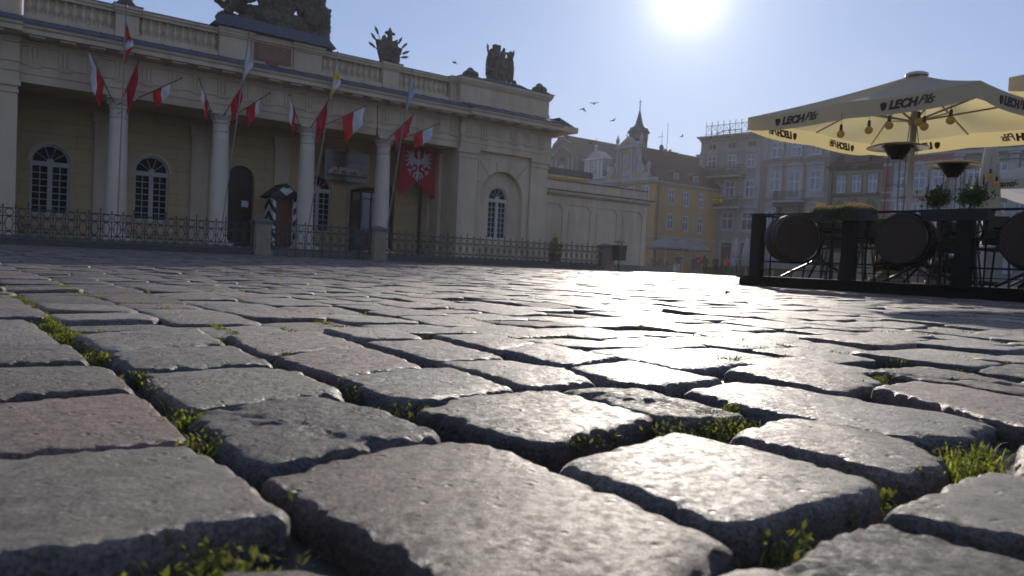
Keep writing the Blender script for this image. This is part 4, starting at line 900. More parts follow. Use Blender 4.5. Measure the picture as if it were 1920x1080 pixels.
# ---- planted pot behind the fence
LF = mat('autumn leaves', (0.16,0.14,0.02), .6, var=.6, scale=9, trans=.45, extra=(0.5,0.42,0.03)); LG = mat('green leaves', (0.035,0.06,0.015), .6, var=.6, scale=9, trans=.4, extra=(0.12,0.2,0.02))
def leaves(mb, c, r, n, s, flat=.6):
    for _ in range(n):
        p = [random.gauss(0, .45) for _ in range(3)]; p = (c[0]+p[0]*r[0], c[1]+p[1]*r[1], c[2]+p[2]*r[2]); q = Euler((random.uniform(-1.3,1.3),random.uniform(-1.3,1.3),random.uniform(0,6.3))).to_matrix(); k = s*random.uniform(.6,1.4)
        v = [Vector(w) for w in ((-k,0,0),(-.2*k,-.45*k,.1*k),(k,0,0),(-.2*k,.45*k,.1*k))]; mb.add([tuple(q@w+Vector(p)) for w in v], [(0,1,2,3)])
pp = empty('potted_plant', GH, 15.45, -1.4, .25, 'bushy yellow green potted plant behind the fence near the wing', 'plant')
m = MB(); m.lathe([(.2,0),(.28,.28),(.3,.3)], (0,0,0), 14); m.build('pot', BRW, pp); m = MB(); leaves(m, (0,0,.55), (.3,.3,.25), 420, .06); leaves(m, (0,0,.85), (.12,.12,.2), 90, .05); m.build('foliage', LF, pp)

# ================================================================== houses round the square
def hmat(n, c): return mat(n, c, .85, streak=.3, var=.10, scale=.9, bump=.004, bscale=20)
SUR = hmat('pale window surround', (0.36,0.35,0.33)); SASH = mat('white sash paint', (0.48,0.48,0.47), .5)
CPN = mat('sky catching glass', (0.10,0.13,0.18), .08, spec=1.0, var=.6, scale=.35)
TIL = mat('dark red roof tiles', (0.060,0.022,0.020), .7, var=.35, scale=2, stretch=(1,1,5), bump=.02, bscale=9)
def hwin(parent, x0, x1, z0, z1, y=0, style=0, sur=.14, sm=None, sash=None):
    s = MB(); t = .07; d = y-.06
    w = x1-x0
    s.box(x0-sur, d, z0-sur, x0-.001, y-.002, z1+sur); s.box(x1+.001, d, z0-sur, x1+sur, y-.002, z1+sur); s.box(x0, d, z1+.001, x1, y-.002, z1+sur); s.box(x0-sur-.05, d-.06, z0-sur, x1+sur+.05, d-.001, z0-sur+.09); s.box(x0, d, z0-sur, x1, y-.002, z0-.001)
    if style == 1: s.prism([(x0-sur-.1, z1+sur+.14),((x0+x1)/2, z1+sur+.42),(x1+sur+.1, z1+sur+.14)], d-.1, y-.002); s.box(x0-sur-.1, d-.1, z1+sur+.04, x1+sur+.1, y-.002, z1+sur+.139)
    if style == 2: s.box(x0-sur-.08, d-.12, z1+.5, x1+sur+.08, y-.002, z1+.6); s.prism([(x0-sur-.08+(w+2*sur+.16)*i/8, z1+.601+.22*math.sin(math.pi*i/8)+(0 if 0<i<8 else .001)) for i in range(9)], d-.12, y-.002); s.box(x0-sur, d, z1+sur+.001, x1+sur, y-.002, z1+.499); s.box(x0-sur-.1,d-.02,z0-sur-.4,x1+sur+.1,y-.002,z0-sur-.001)
    if style == 3: s.box(x0-sur-.08, d-.12, z1+.5, x1+sur+.08, y-.002, z1+.6); s.prism([(x0-sur-.08, z1+.601),((x0+x1)/2, z1+.87),(x1+sur+.08, z1+.601)], d-.12, y-.002); s.box(x0-sur, d, z1+sur+.001, x1+sur, y-.002, z1+.499)
    o = s.build('window', sm or SUR, parent)
    f = MB(); xm = (x0+x1)/2; zt = z0+(z1-z0)*.62; d2 = y-.04
    for a, b, c, e in ((x0,z0,x0+t,z1),(x1-t,z0,x1,z1),(x0+t,z0,x1-t,z0+t),(x0+t,z1-t,x1-t,z1),(xm-.05,z0+t,xm+.05,z1-t),(x0+t,zt-.05,xm-.051,zt+.05),(xm+.051,zt-.05,x1-t,zt+.05)): f.box(a,d2,b,c,y-.004,e)
    f.build('frame', sash or SASH, o); g = MB(); g.box(x0, y-.018, z0, x1, y-.003, z1); g.build('pane', CPN, o); return o
def balcony(parent, x0, x1, z, h=1.0, dep=.9):
    s = MB(); s.box(x0-.1, -dep-.1, z-.16, x1+.1, -.002, z); s.box(x0+.2, -.6, z-.5, x0+.32, -.002, z-.161); s.box(x1-.32, -.6, z-.5, x1-.2, -.002, z-.161); o = s.build('balcony', SUR, parent)
    r = MB(); r.box(x0, -dep, z+h-.04, x1, -dep+.05, z+h); r.box(x0, -dep, z+.05, x1, -dep+.04, z+.09); n = int((x1-x0)/.12)
    for s_ in (x0, x1-.04): r.box(s_, -dep+.051, z+h-.04, s_+.04, -.01, z+h); r.box(s_, -dep+.051, z+.05, s_+.04, -.01, z+.09)
    for i in range(n+1): x = x0+(x1-x0-.02)*i/n; r.box(x, -dep+.01, z, x+.02, -dep+.03, z+h)
    for i in range(int((x1-x0)/.4)): cx = x0+.2+.4*i; r.tube([(cx+.16*math.cos(a), -dep+.0, z+.5+.26*math.sin(a)) for a in [k*math.pi/5 for k in range(10)]], .018, 4, closed=True)
    for k in range(6): r.box(x0+.0, -dep+.08+.12*k, z, x0+.02, -dep+.1+.12*k, z+h)
    r.build('railing', IRN, o); return o
def house(label, x0, x1, h, wall, corn=.45, ridge=3.0, depth=10, zb=-.4, name='tenement_house', roofm=None, fr=ROW, cm=None):
    e = empty(name, fr, x0, 0, 0, label, 'house', 'tenement houses along the far side of the square'); W = x1-x0
    m = MB(); m.box(0, 0, zb, W, depth, h); m.build('wall', wall, e)
    m = MB(); m.box(-.1, -corn, h+.001, W+.1 if W > 6.7 else W, .4, h+.14); m.box(0, -corn*.6, h-.16, W, -.002, h); m.box(0, -corn*.3, h-.34, W, -.002, h-.161)
    i = 0
    while i*.62 < W-.2: m.box(i*.62+.05, -corn*.92, h-.12, i*.62+.23, -corn*.61, h); i += 1
    m.build('cornice', cm or SUR, e)
    m = MB(); m.prism([(-corn+.02, h+.141),(depth*.5, h+ridge),(depth, h+.141)], 0, W, 'yz'); m.build('roof', roofm or TIL, e)
    return e
# grey corner house
H1c = hmat('beige grey render', (0.30,0.27,0.245)); h1 = house('beige grey corner tenement with two iron balconies and a fence on its roof edge', -.9, 6.1, 13.75, H1c, .75, .35, roofm=SLT)
o = .9
m = MB(); 
for k in range(22): z = 1.2+k*.55; m.box(.55, -.022, z, 6.5, -.001, z+.50)
m.build('banded_render', H1c, h1)
m = MB(); m.box(-.06,-.12,6.5,7.0,-.03,6.75); m.box(-.06,-.16,7.35,7.0,-.03,7.5); m.box(0,-.1,12.3,7.0,-.03,12.42)
for x in (-.05,6.45): m.box(x,-.09,6.76,x+.5,-.03,12.29)
m.build('string_course', SUR, h1)
for a,b,c,d in ((.08,10.57,.98,11.88),(2.38,10.5,3.31,11.85),(4.52,10.53,5.47,11.79)): hwin(h1, a+o, b and c+o, b, d, -.03, 1)
for a,b,c,d in ((.1,7.6,1.05,9.24),(2.26,7.6,3.25,9.24),(4.5,7.56,5.43,9.21)): hwin(h1, a+o, c+o, b, d, -.03, 0, .2)
for a,b,c,d in ((2.07,4.4,3.34,6.14),(4.3,4.33,5.52,6.11)): hwin(h1, a+o, c+o, b, d, -.03, 0, .22)
for k,(a,c) in enumerate(((2.15,3.31),(4.4,5.4))):
    m = MB(); m.box(a+o-.25,-.09,.2,a+o-.001,-.03,3.3); m.box(c+o+.001,-.09,.2,c+o+.25,-.03,3.3); m.box(a+o,-.09,3.051,c+o,-.03,3.3); s_ = m.build('doorway', SUR, h1)
    m = MB(); m.box(a+o,-.05,.0,c+o,-.031,3.05); m.build('door', mat('dark brown shop door', (0.05,0.028,0.022), .4), s_)
    m = MB(); m.box(a+o,-.07,2.55,c+o,-.051,2.95); m.build('transom_sign', mat('dark sign board', (0.02,0.022,0.03), .4), s_)
    m = MB(); [m.box(a+o+.14+.17*i, -.076, 2.66, a+o+.22+.17*i, -.0701, 2.84) for i in range(5)]; m.build('sign_letters', SUR, s_)
for x in (.1,2.35,4.6): 
    m = MB(); m.box(x+o-.1,-.06,12.5,x+o+.9,-.031,13.15); f_ = m.build('attic_window', SUR, h1); m = MB(); m.box(x+o,-.067,12.58,x+o+.36,-.0601,13.08); m.box(x+o+.44,-.067,12.58,x+o+.8,-.0601,13.08); m.build('pane', BLK, f_)
balcony(h1, .33+o, 4.36+o, 9.75); balcony(h1, .29+o, 4.33+o, 6.6)
m = MB(); m.box(-.05,-.3,5.9,.9,3,7.3); m.frustum((.42,1.3,5.3),.2,1.3,(.42,1.3,5.9),.47,1.5); m.build('corner_bay', H1c, h1)
m = MB(); n = 9
for i in range(n+1):
    x = .5+i*.68; m.box(x-.02,-.02,14.05,x+.02,.02,15.35); m.blob((x,0,15.35), .06, 5)
    if i < n:
        for s_ in (0,1): m.tube([(x+.68*t if s_ == 0 else x+.68*(1-t), 0, 14.2+.75*math.sin(t*1.57)) for t in [k/6 for k in range(7)]], .018, 4)
m.box(.5,-.015,15.0,6.62,.015,15.05); m.box(.5,-.015,14.15,6.62,.015,14.19)
for y in (.9,1.9): m.box(.49,y,14.05,.52,y+.03,15.3)
m.build('roof_railing', IRN, h1)
m = MB(); m.tube([(2.9,.6,14.1),(2.9,.6,14.9)], .06, 6); m.tube([(1.4,.6,14.2),(2.0,.6,14.5),(4.2,.6,14.5),(4.2,.6,14.1)], .05, 6); m.build('roof_pipe', IRN, h1)
bn_ = MB(); bn_.box(1.75+o-.9+.35, -.95, 6.95, 3.15+o-.9+.3, -.925, 7.7); pb2 = bn_.build('rental_banner', mat('yellow banner', (0.60,0.50,0.02), .6), None)
place(pb2, ROW, -.9, 0, 0); tag(pb2, 'yellow rental banner with a red lower edge hanging on the lower balcony', 'banner')
text('WYNAJMĘ', .34, BLK, pb2, (2.77,-.956,7.5), ext=.002, off=.01); text('LOKAL', .30, BLK, pb2, (2.77,-.956,7.2), ext=.002, off=.01)
m = MB(); m.box(2.1,-.957,6.9,3.45,-.951,7.05); m.build('red_strip', mat('red strip', (0.45,0.03,0.02), .6), pb2)
# pink beige house
H2c = hmat('dusty pink render', (0.30,0.205,0.165)); h2 = house('dusty pink tenement with white hooded windows and one small balcony', 6.105, 12.85, 14.2, H2c, .5, .8)
o = -6.105; GP = hmat('grey blue panel render', (0.27,0.26,0.26))
m = MB(); m.box(0,-.05,11.05,6.74,-.001,11.2); m.box(0,-.02,11.2,.5,-.001,14); 
for x in (.0,.78,2.45,2.85,4.6,4.95,6.3): m.box(x,-.04,11.21,x+.3,-.021,13.8)
m.build('pilaster_strips', SUR, h2); m = MB(); m.box(0,-.019,11.2,6.74,-.001,13.85); m.build('upper_storey_render', GP, h2); m = MB(); m.box(0,-.03,.8,6.74,-.001,4.2); m.build('ground_storey_render', GP, h2)
for a,b,c,d in ((7.13,11.3,8.21,12.75),(9.1,11.3,10.13,12.7),(10.99,11.3,12.01,12.65)): hwin(h2, a+o, c+o, b, d, -.02, 0, .12)
for k,(a,b,c,d) in enumerate(((7.09,8.1,8.08,9.9),(9.05,7.35,10.1,9.9),(11.09,8.05,12.12,9.88))): hwin(h2, a+o, c+o, b, d, -.001, (2,3,2)[k], .3)
for a,b,c,d in ((6.97,4.7,8.08,6.2),(11.1,4.9,12.06,6.2)): hwin(h2, a+o, c+o, b, d, -.001, 3, .25)
balcony(h2, 8.0+o, 10.6+o, 7.1, .9)
m = MB(); m.box(7.95+o,-.9,6.55,10.65+o,-.002,6.93); m.box(8.05+o,-.3,4.2,8.4+o,-.002,6.549); m.box(10.2+o,-.3,4.2,10.55+o,-.002,6.549); m.build('portal', mat('dark carved portal', (0.05,0.045,0.05), .7), h2)
m = MB(); m.prism([(9.3+o+.75*math.cos(a), 5.2+.9*math.sin(a)) for a in [i*math.pi/10 for i in range(11)]], -.1, -.002); m.build('fanlight', mat('pale fanlight', (0.34,0.30,0.24), .4), h2)
m = MB(); m.tube([(6.7,-.1,0),(6.7,-.1,13.8)], .06, 6); m.build('downpipe', SUR, h2)
# olive house
H3c = hmat('olive yellow render', (0.245,0.22,0.13)); h3 = house('low olive yellow tenement with three half-shuttered windows and carved overdoors', 12.855, 17.6, 10.0, H3c, .35, 2.6, cm=hmat('dark timber eaves', (0.075,0.05,0.045)))
o = -12.855; DS = hmat('dark stone trim', (0.11,0.095,0.085))
for a,b,c,d in ((13.62,7.7,14.44,9.25),(15.0,7.7,15.81,9.25),(16.4,7.65,17.2,9.25)):
    hwin(h3, a+o, c+o, b, d, -.001, 0, .1, DS); m = MB(); m.box(a+o-.3,-.25,7.38,c+o+.3,-.062,7.5); m.build('window_sill', DS, h3)
for k,(a,c) in enumerate(((13.55,14.5),(14.85,15.9),(16.25,17.2))):
    m = MB(); cx = (a+c)/2+o; m.prism([(cx-.55,5.9),(cx-.5,6.5),(cx-.3,6.9),(cx,7.1 if k != 1 else 7.25),(cx+.3,6.9),(cx+.5,6.5),(cx+.55,5.9)], -.1, -.002)
    for s_ in (-.3,0,.3): m.blob((cx+s_,-.1,6.35), (.16,.08,.2), 7)
    m.build('overdoor_relief', DS, h3)
m = MB(); m.box(0,-.13,5.4,4.7,-.002,5.85); m.build('string_course', DS, h3)
for x in (.35,): m = MB(); m.tube([(x,-.12,0),(x,-.12,9.6)], .09, 6); m.build('downpipe', mat('green downpipe', (0.03,0.045,0.045), .5), h3)
m = MB(); m.box(1.2,.3,10.3,3.4,2,12.2); m.build('dormer', DS, h3)
# rose house
H4c = hmat('rose red render', (0.25,0.105,0.095)); h4 = house('rose red tenement with round-headed white windows behind the patio heaters', 17.605, 23.2, 11.2, H4c, .5, 2.6)
o = -17.605
m = MB(); m.box(0,-.06,9.85,5.59,-.002,10.1); m.box(0,-.08,7.55,5.59,-.002,7.68); m.box(0,-.05,6.85,5.59,-.002,7.0); m.box(0,-.09,10.6,5.59,-.002,10.8); m.build('string_course', SUR, h4)
for a,b,c,d in ((18.75,7.85,19.55,9.3),(20.1,7.85,21.1,9.3),(21.65,7.85,22.5,9.3)): hwin(h4, a+o, c+o, b, d, -.001, 2, .2)
for a,b,c,d in ((18.9,4.9,19.6,6.6),(20.15,4.9,21.1,6.6),(21.7,4.9,22.5,6.6)): hwin(h4, a+o, c+o, b, d, -.001, 0, .2)
# green grey palace
H5c = hmat('sage green render', (0.17,0.19,0.165)); h5 = house('sage green palace front with pale giant pilasters at the right edge', 23.205, 36.0, 11.9, H5c, .7, 2.5)
o = -23.205
m = MB(); m.box(0,-.2,10.5,12.8,-.002,10.75); m.box(0,-.12,9.95,12.8,-.002,10.0); m.build('string_course', SUR, h5)
for x in (23.3,25.35,27.15,29.0,30.9):
    m = MB(); m.box(x+o,-.2,1,x+o+.62,-.002,9.7); m.box(x+o-.06,-.26,9.701,x+o+.68,-.002,9.8); m.box(x+o-.12,-.32,10.3,x+o+.74,-.002,10.45)
    for k in range(3): m.blob((x+o+.1+.2*k,-.24,10.05), (.13,.1,.2), 7)
    m.build('pilaster', SUR, h5)
for a,c in ((24.2,25.12),(26.1,27.0),(27.95,28.8),(29.9,30.75)): hwin(h5, a+o, c+o, 8.0, 9.62, -.001, 0, .12); 
for a,c in ((24.35,25.05),(26.3,26.98),(27.95,28.7),(29.9,30.7)): 
    hwin(h5, a+o, c+o, 4.85, 6.45, -.001, 0, .12)
H6 = house('tall pale gabled tenement rising behind the large parasol', 9.3, 12.6, 15.2, GP, .2, .4, depth=9, name='tenement_house', fr=Frame(*ROW.w(0,7)[:2], R(-47)))
m = MB(); m.prism([(.6,15.3),(.75,16.2),(1.2,16.75),(1.65,16.95),(1.7,17.3),(1.85,17.3),(1.9,16.95),(2.5,16.6),(2.95,16.2),(3.1,15.3)], -.2, .3); m.build('gable', GP, H6)
m = MB(); m.prism([(1.3,15.4),(1.45,15.9),(1.9,16.15),(2.35,15.9),(2.5,15.4)], -.26, -.201); m.build('fanlight', H3c, H6)

# ---- yellow market house with the white volute gable
YW = mat('golden yellow render', (0.40,0.25,0.10), .85, var=.14, scale=.8, bump=.004, bscale=20)
yh = empty('yellow_gabled_house', YE, 0, 0, 0, 'golden yellow house with a white volute gable and red tiled roof', 'house')
m = MB(); m.box(0,0,-.5,16,6.9,8.25); m.build('wall', YW, yh)
m = MB(); m.box(-.25,-.25,8.251,16,.05,8.45); m.box(-.35,-.25,8.452,-.001,7.1,8.75); m.box(-.2,.05,8.251,-.001,7.0,8.45); m.box(-.1,-.06,3.1,16,-.001,3.3); m.box(-.1,0,3.1,-.001,6.9,3.3); m.build('cornice', SUR, yh)
m = MB(); m.prism([(-.3,8.46),(3.45,12.1),(7.2,8.46)], .3, 16, 'yz'); m.build('roof', TIL, yh)
for a,b,z0,z1 in ((1.71,2.67,6.36,7.81),(3.88,4.8,6.3,7.76),(1.67,2.64,3.94,5.46),(3.92,4.84,3.86,5.42),(6.1,7.0,3.8,5.4),(6.15,7.05,6.3,7.75)): hwin(yh, a+.1, b-.1, z0+.05, z1-.05, -.001, 0, .12)
for x in (2.3,5.2):
    m = MB(); m.prism([(x,8.6),(x+.0,9.45),(x+.55,9.75),(x+1.1,9.45),(x+1.1,8.6)], .1, 1.6); d_ = m.build('dormer', SLT, yh); m = MB(); m.box(x+.25,.07,8.75,x+.85,.099,9.4); m.build('frame', SASH, d_); m = MB(); m.box(x+.32,.055,8.8,x+.52,.069,9.35); m.box(x+.58,.055,8.8,x+.78,.069,9.35); m.build('pane', CPN, d_)
for a,b,y0,z1 in ((3.6,6.1,2.9,11.9),(10.4,13.2,2.9,12.3)):
    m = MB(); m.box(a,y0,9.5,b,y0+1.1,z1); m.box(a-.08,y0-.08,z1+.001,b+.08,y0+1.18,z1+.12)
    for k in range(3): m.box(a+.4+.7*k,y0+.4,z1+.121,a+.6+.7*k,y0+.6,z1+.4)
    m.build('chimney', hmat('grey brown chimney', (0.20,0.175,0.165)), yh)
m = MB(); m.tube([(.25,-.12,-.2),(.25,-.12,8.3)], .07, 6); m.build('downpipe', SLT, yh)
m = MB()   # gable with volutes, on the short front
c0 = 3.9
out_ = [(-2.9,8.76),(-2.9,9.25),(-2.5,9.3),(-2.25,9.9),(-1.8,10.15),(-1.62,10.5),(-1.5,11.2),(-1.5,12.0),(0,12.95),(1.5,12.0),(1.5,11.2),(1.62,10.5),(1.8,10.15),(2.25,9.9),(2.5,9.3),(2.9,9.25),(2.9,8.76)]
m.prism([(c0+a,z) for a,z in out_], -.15, .35, 'yz'); g_ = m.build('gable', SUR, yh)
m = MB(); m.box(-.17,c0-.5,9.7,-.151,c0+.5,11.5); m.box(-.17,c0-2.1,8.85,-.151,c0-.9,9.2); m.box(-.17,c0+.9,8.85,-.151,c0+2.1,9.2); m.prism([(c0-.8,12.1),(c0,12.6),(c0+.8,12.1)], -.17, -.151, 'yz'); m.build('panel', YW, g_)
m = MB()
for s_ in (-1,1):
    for k in (.75,1.15): m.box(-.24,c0+s_*k-.12,9.3,-.171,c0+s_*k+.12,11.75)
    m.lathe([(.5,-.25),(.5,-.15)], (0,c0+s_*1.95,9.65), 14, 'x'); 
    m.lathe([(.12,0),(.18,.15),(.1,.3),(.2,.5),(.22,.75),(.08,1.0),(.02,1.15)], (.1,c0+s_*2.75,9.26), 8)
    m.lathe([(.12,0),(.16,.15),(.1,.3),(.18,.5),(.2,.75),(.08,1.0),(.02,1.25)], (.1,c0+s_*1.6,12.0), 8)
m.box(-.3,c0-1.6,11.76,-.151,c0+1.6,12.0); m.box(-.26,c0-.5,9.0,-.171,c0+.5,9.15); m.build('pilaster', SUR, g_)
m = MB(); m.box(-.2,c0-.32,9.85,-.171,c0+.32,11.0); f_ = m.build('window', SASH, g_); m = MB(); m.box(-.215,c0-.25,9.9,-.201,c0-.03,10.95); m.box(-.215,c0+.03,9.9,-.201,c0+.25,10.95); m.build('pane', CPN, f_)
for y in (1.3,3.2,5.1):
    m = MB(); m.box(-.05,y-.45,6.3,-.001,y+.45,8.0); f_ = m.build('window', SASH, yh); m = MB(); m.box(-.06,y-.36,6.4,-.051,y-.03,7.9); m.box(-.06,y+.03,6.4,-.051,y+.36,7.9); m.build('pane', CPN, f_)
m = MB(); m.tube([(4.2,3.4,12),(4.2,3.4,14.0)], .03, 4); m.tube([(3.6,3.4,13.3),(4.3,3.4,13.5)], .025, 4); m.tube([(5.0,3.4,12),(5.0,3.4,14.9)], .03, 4); m.lathe([(.02,0),(.35,.1)], (4.1,3.2,12.3), 10, 'y'); m.build('antenna', IRN, yh)
# cupola
tw = empty('spired_cupola', FAR, -.98, .6, 0, 'slender dark church cupola with open arches, pointed spire and cross', 'tower')
m = MB(); m.lathe([(1.25,8),(1.25,12.2),(1.35,12.3),(1.3,12.5)], (0,0,0), 8)
m.build('base', SLT, tw)
m = MB()
for i in range(8): a = 2*math.pi*i/8+.2; m.tube([(.86*math.cos(a),.86*math.sin(a),12.5),(.86*math.cos(a),.86*math.sin(a),13.7)], .13, 6)
m.lathe([(1.0,13.65),(1.02,14.3),(1.2,14.4),(1.2,14.5)], (0,0,0), 16); m.build('lantern', mat('dark copper', (0.06,0.062,0.075), .6), tw)
m = MB(); m.lathe([(1.18,14.51),(1.0,14.72),(.95,14.9),(.66,15.02),(.48,15.2),(.38,15.4),(.24,16.0),(.11,16.6),(.03,16.95)], (0,0,0), 16); m.build('spire', mat('dark copper', (0.06,0.062,0.075)), tw)
m = MB(); m.tube([(0,0,16.9),(0,0,17.95)], .035, 5); m.tube([(-.22,0,17.65),(.22,0,17.65)], .03, 5); m.tube([(-.13,0,17.35),(.13,0,17.35)], .03, 5); m.blob((0,0,17.05),.09,6); m.build('cross', IRN, tw)
# grey baroque gable far left
g1_ = empty('grey_gabled_house', Frame(5.473,89.833,R(-52.7)), 0, 0, 0, 'grey house with a curved baroque gable and round window beyond the wing', 'house')
m = MB(); m.prism([(-2.9,-.5),(-2.9,12.6),(-3.2,13.3),(-2.9,13.7),(-2.6,13.5),(-2.3,14.3),(-1.6,14.7),(-1.5,15.05),(.3,15.05),(.4,14.65),(1.5,14.6),(1.5,13.4),(1.7,12.8),(2.3,12.0),(2.3,-.5)], 0, 8); m.build('wall', hmat('dark grey render', (0.115,0.115,0.12)), g1_)
m = MB(); m.tube([(-2.4,-.1,12.9),(-1.8,-.1,13.1),(-1.2,-.1,13.6),(-.5,-.1,13.9),(.2,-.1,13.6),(.9,-.1,13.1),(1.4,-.1,12.9)], .12, 5); m.tube([(-2.3,-.1,13.9),(-1.4,-.1,14.4),(-.5,-.1,14.75),(.4,-.1,14.4),(1.2,-.1,14.1)], .09, 5)
for x in (-2.4,-1.6,.6,1.3): m.box(x,-.12,10,x+.25,-.002,12.4)
m.build('gable_moulding', GP, g1_)
m = MB(); m.lathe([(.36,-.08),(.36,-.01)], (-.5,0,12.3), 14, 'y'); m.build('round_window', BLK, g1_)
hwin(g1_, -.85, -.15, 10.1, 11.2, -.001, 1, .12); 
m = MB(); m.prism([(-.0,8),(4,12.5),(8,8)], 2.4, 12.0, 'yz'); m.box(2.31,0.5,-.5,12.0,8,8.5); m.build('roof', hmat('dark slate tiles', (0.06,0.055,0.06)), g1_)
m = MB(); m.box(-6.5,1,-.5,-2.91,8,11); m.prism([(1,11.01),(4,13.6),(8,11.01)], -6.5, -2.91, 'yz'); m.build('side_roof', TIL, g1_)
m = MB(); m.box(6.2,3.6,11,7.3,4.6,13.2); m.box(6.1,3.5,13.201,7.4,4.7,13.35); m.box(8.6,3.6,11,9.4,4.4,12.7); m.build('chimney', SUR, g1_)
m = MB()
for x, h_ in ((5.9,1.9),(7.9,1.6),(4.4,1.0),(.9,.9)): z = 13.3 if x < 1.5 else 12.4; m.tube([(x,4,z),(x,4,z+h_+1)], .035, 4); m.tube([(x-.3,4,z+h_+.8),(x+.25,4,z+h_+.5)], .03, 4)
m.build('antenna', IRN, g1_)
g2_ = empty('white_gabled_house', Frame(8.887,85.54,R(-52.7)), 0, 0, 0, 'narrow white gabled attic house with a dark red roof left of the yellow house', 'house')
m = MB(); m.box(-2.6,0,-.5,3.2,6,9.9); m.prism([(-2.2,9.901),(-2.2,12.0),(-.7,12.95),(.85,12.0),(.85,9.901)], 0, 1.6); m.build('wall', SUR, g2_)
m = MB(); m.box(-2.35,-.2,11.9,1.0,-.002,12.05); m.box(-2.8,-.25,9.75,3.3,-.002,9.95)
for x in (-2.1,-1.6,.0,.5): m.box(x,-.1,10,x+.25,-.002,11.899)
m.lathe([(.1,0),(.2,.15),(.1,.3),(.22,.45),(.1,.7)], (-.7,.2,12.9), 8); m.build('gable_moulding', SASH, g2_)
hwin(g2_, -1.0, -.35, 10.15, 11.3, -.001, 0, .1)
m = MB(); m.prism([(-.2,9.9),(2.8,12.4),(6,9.9)], .86, 5.4, 'yz'); m.build('roof', TIL, g2_)
# background mass on the left and right so other views are not empty
for (fx, x0, x1, h_, lab, cc) in ((ROW,-24,-9,11,'plain ochre tenement hidden behind the yellow gabled house',YW),(ROW,36.05,50,12,'pale tenement beyond the right edge of the photo',GP)):
    e = house(lab, x0, x1, h_, cc, .4, 2.5)
    for k in range(4):
        for z in (2,5,8): hwin(e, 1.2+k*3.2, 2.3+k*3.2, z, z+1.7, -.001, 0, .12)

# ================================================================== cafe terrace
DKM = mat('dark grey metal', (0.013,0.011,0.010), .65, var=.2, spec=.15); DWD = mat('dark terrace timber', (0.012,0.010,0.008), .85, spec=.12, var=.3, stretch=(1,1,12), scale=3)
CHR = mat('polished steel', (0.55,0.53,0.50), .16, metal=1.0, var=.05)
TZ = .13
tp = empty('terrace_platform', PL, 0, 0, 0, 'low dark timber platform carrying the fenced cafe terrace', 'platform')
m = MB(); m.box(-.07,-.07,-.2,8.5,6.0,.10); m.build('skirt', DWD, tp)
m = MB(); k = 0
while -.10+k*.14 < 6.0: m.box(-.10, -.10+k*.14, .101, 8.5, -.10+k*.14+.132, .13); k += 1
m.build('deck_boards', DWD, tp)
rl = empty('terrace_railing', PL, 0, .02, TZ, 'dark steel terrace railing with round hoops that frame barrels', 'railing')
def rpost(x, w=.15, y=0): m = MB(); m.box(x,y-.05,0,x+w,y+.06,.80); m.box(x-.005,y-.055,.801,x+w+.005,y+.065,.812); m.build('post', DKM, rl)
for x in (.04, 1.30, 2.56, 3.82): rpost(x)
rpost(.04, .12, 5.8)
def ringpts(cx, cz, r, n=36, y=0): return [(cx+r*math.cos(i*2*math.pi/n), y, cz+r*math.sin(i*2*math.pi/n)) for i in range(n)]
for a, b, cx in ((.195,1.297,.745),(1.455,2.557,2.005),(2.715,3.817,3.265)):
    m = MB(); m.box(a,-.012,.785,b,.012,.81); m.box(a,-.012,.185,b,.012,.205)
    m.box(a,-.01,.48,cx-.29,.01,.5); m.box(cx+.29,-.01,.48,b,.01,.5)
    m.box(cx-.02,-.01,.77,cx+.02,.01,.784); m.build('rail', DKM, rl)
    m = MB(); m.tube(ringpts(cx,.49,.295), .014, 6, closed=True); m.build('hoop', DKM, rl)
    m = MB()
    for x in (a+.12, b-.15): m.box(x,-.008,0,x+.014,.008,.784)
    m.box(a+.0,-.007,.09,b,.007,.1); m.build('baluster', DKM, rl)
m = MB(); m.box(.06,.07,.785,.085,5.74,.81); m.box(.06,.07,.48,.085,5.74,.5); m.box(.06,.07,.19,.085,5.74,.205); m.build('side_rail', DKM, rl)
BRL = mat('dark oak barrel head', (0.036,0.019,0.010), .6, spec=.3, var=.35, scale=3, stretch=(5,1,1), bump=.003, bscale=8); HOP = mat('barrel hoop steel', (0.09,0.09,0.09), .3, metal=.8)
def barrel(x, y, rot, r, lab):
    e = empty('wine_barrel', PL, x, y, TZ+.49, lab, 'barrel', 'barrels mounted in the terrace railing', rot)
    m = MB(); m.lathe([(r*.9,0),(r*.97,0),(r*1.0,.02),(r*1.05,.16),(r*1.0,.30),(r*.9,.31)], (0,0,0), 40, 'y'); m.build('staves', BRL, e, False)
    m = MB(); m.lathe([(r*.92,-.001),(r*.92,.012)], (0,.006,0), 40, 'y')
    for k in range(-4,5): m.box(-.002+k*r*.2,.0035,-math.sqrt(max(.01,(r*.9)**2-(k*r*.2)**2)),.002+k*r*.2,.0049,math.sqrt(max(.01,(r*.9)**2-(k*r*.2)**2)))
    m.build('head', BRL, e)
    for yy, rr in ((.012,1.01),(.085,1.04),(.24,1.04),(.30,1.01)):
        h = MB(); h.tube([(r*rr*math.cos(i*math.pi/20), yy, r*rr*math.sin(i*math.pi/20)) for i in range(40)], .008, 4, closed=True); h.build('hoop', HOP, e)
    h = MB(); 
    for a_ in (0, math.pi/2, math.pi): h.blob((r*.8*math.cos(a_),-.002,r*.8*math.sin(a_)), .008, 6)
    h.build('bolt', CHR, e)
barrel(.80, -.14, R(60), .28, 'dark barrel turned slightly aside at the left end of the terrace railing')
barrel(1.985, -.02, R(2), .275, 'dark round barrel head in the middle bay of the terrace railing')
barrel(3.25, -.02, R(4), .275, 'dark barrel cut by the right edge of the photo')
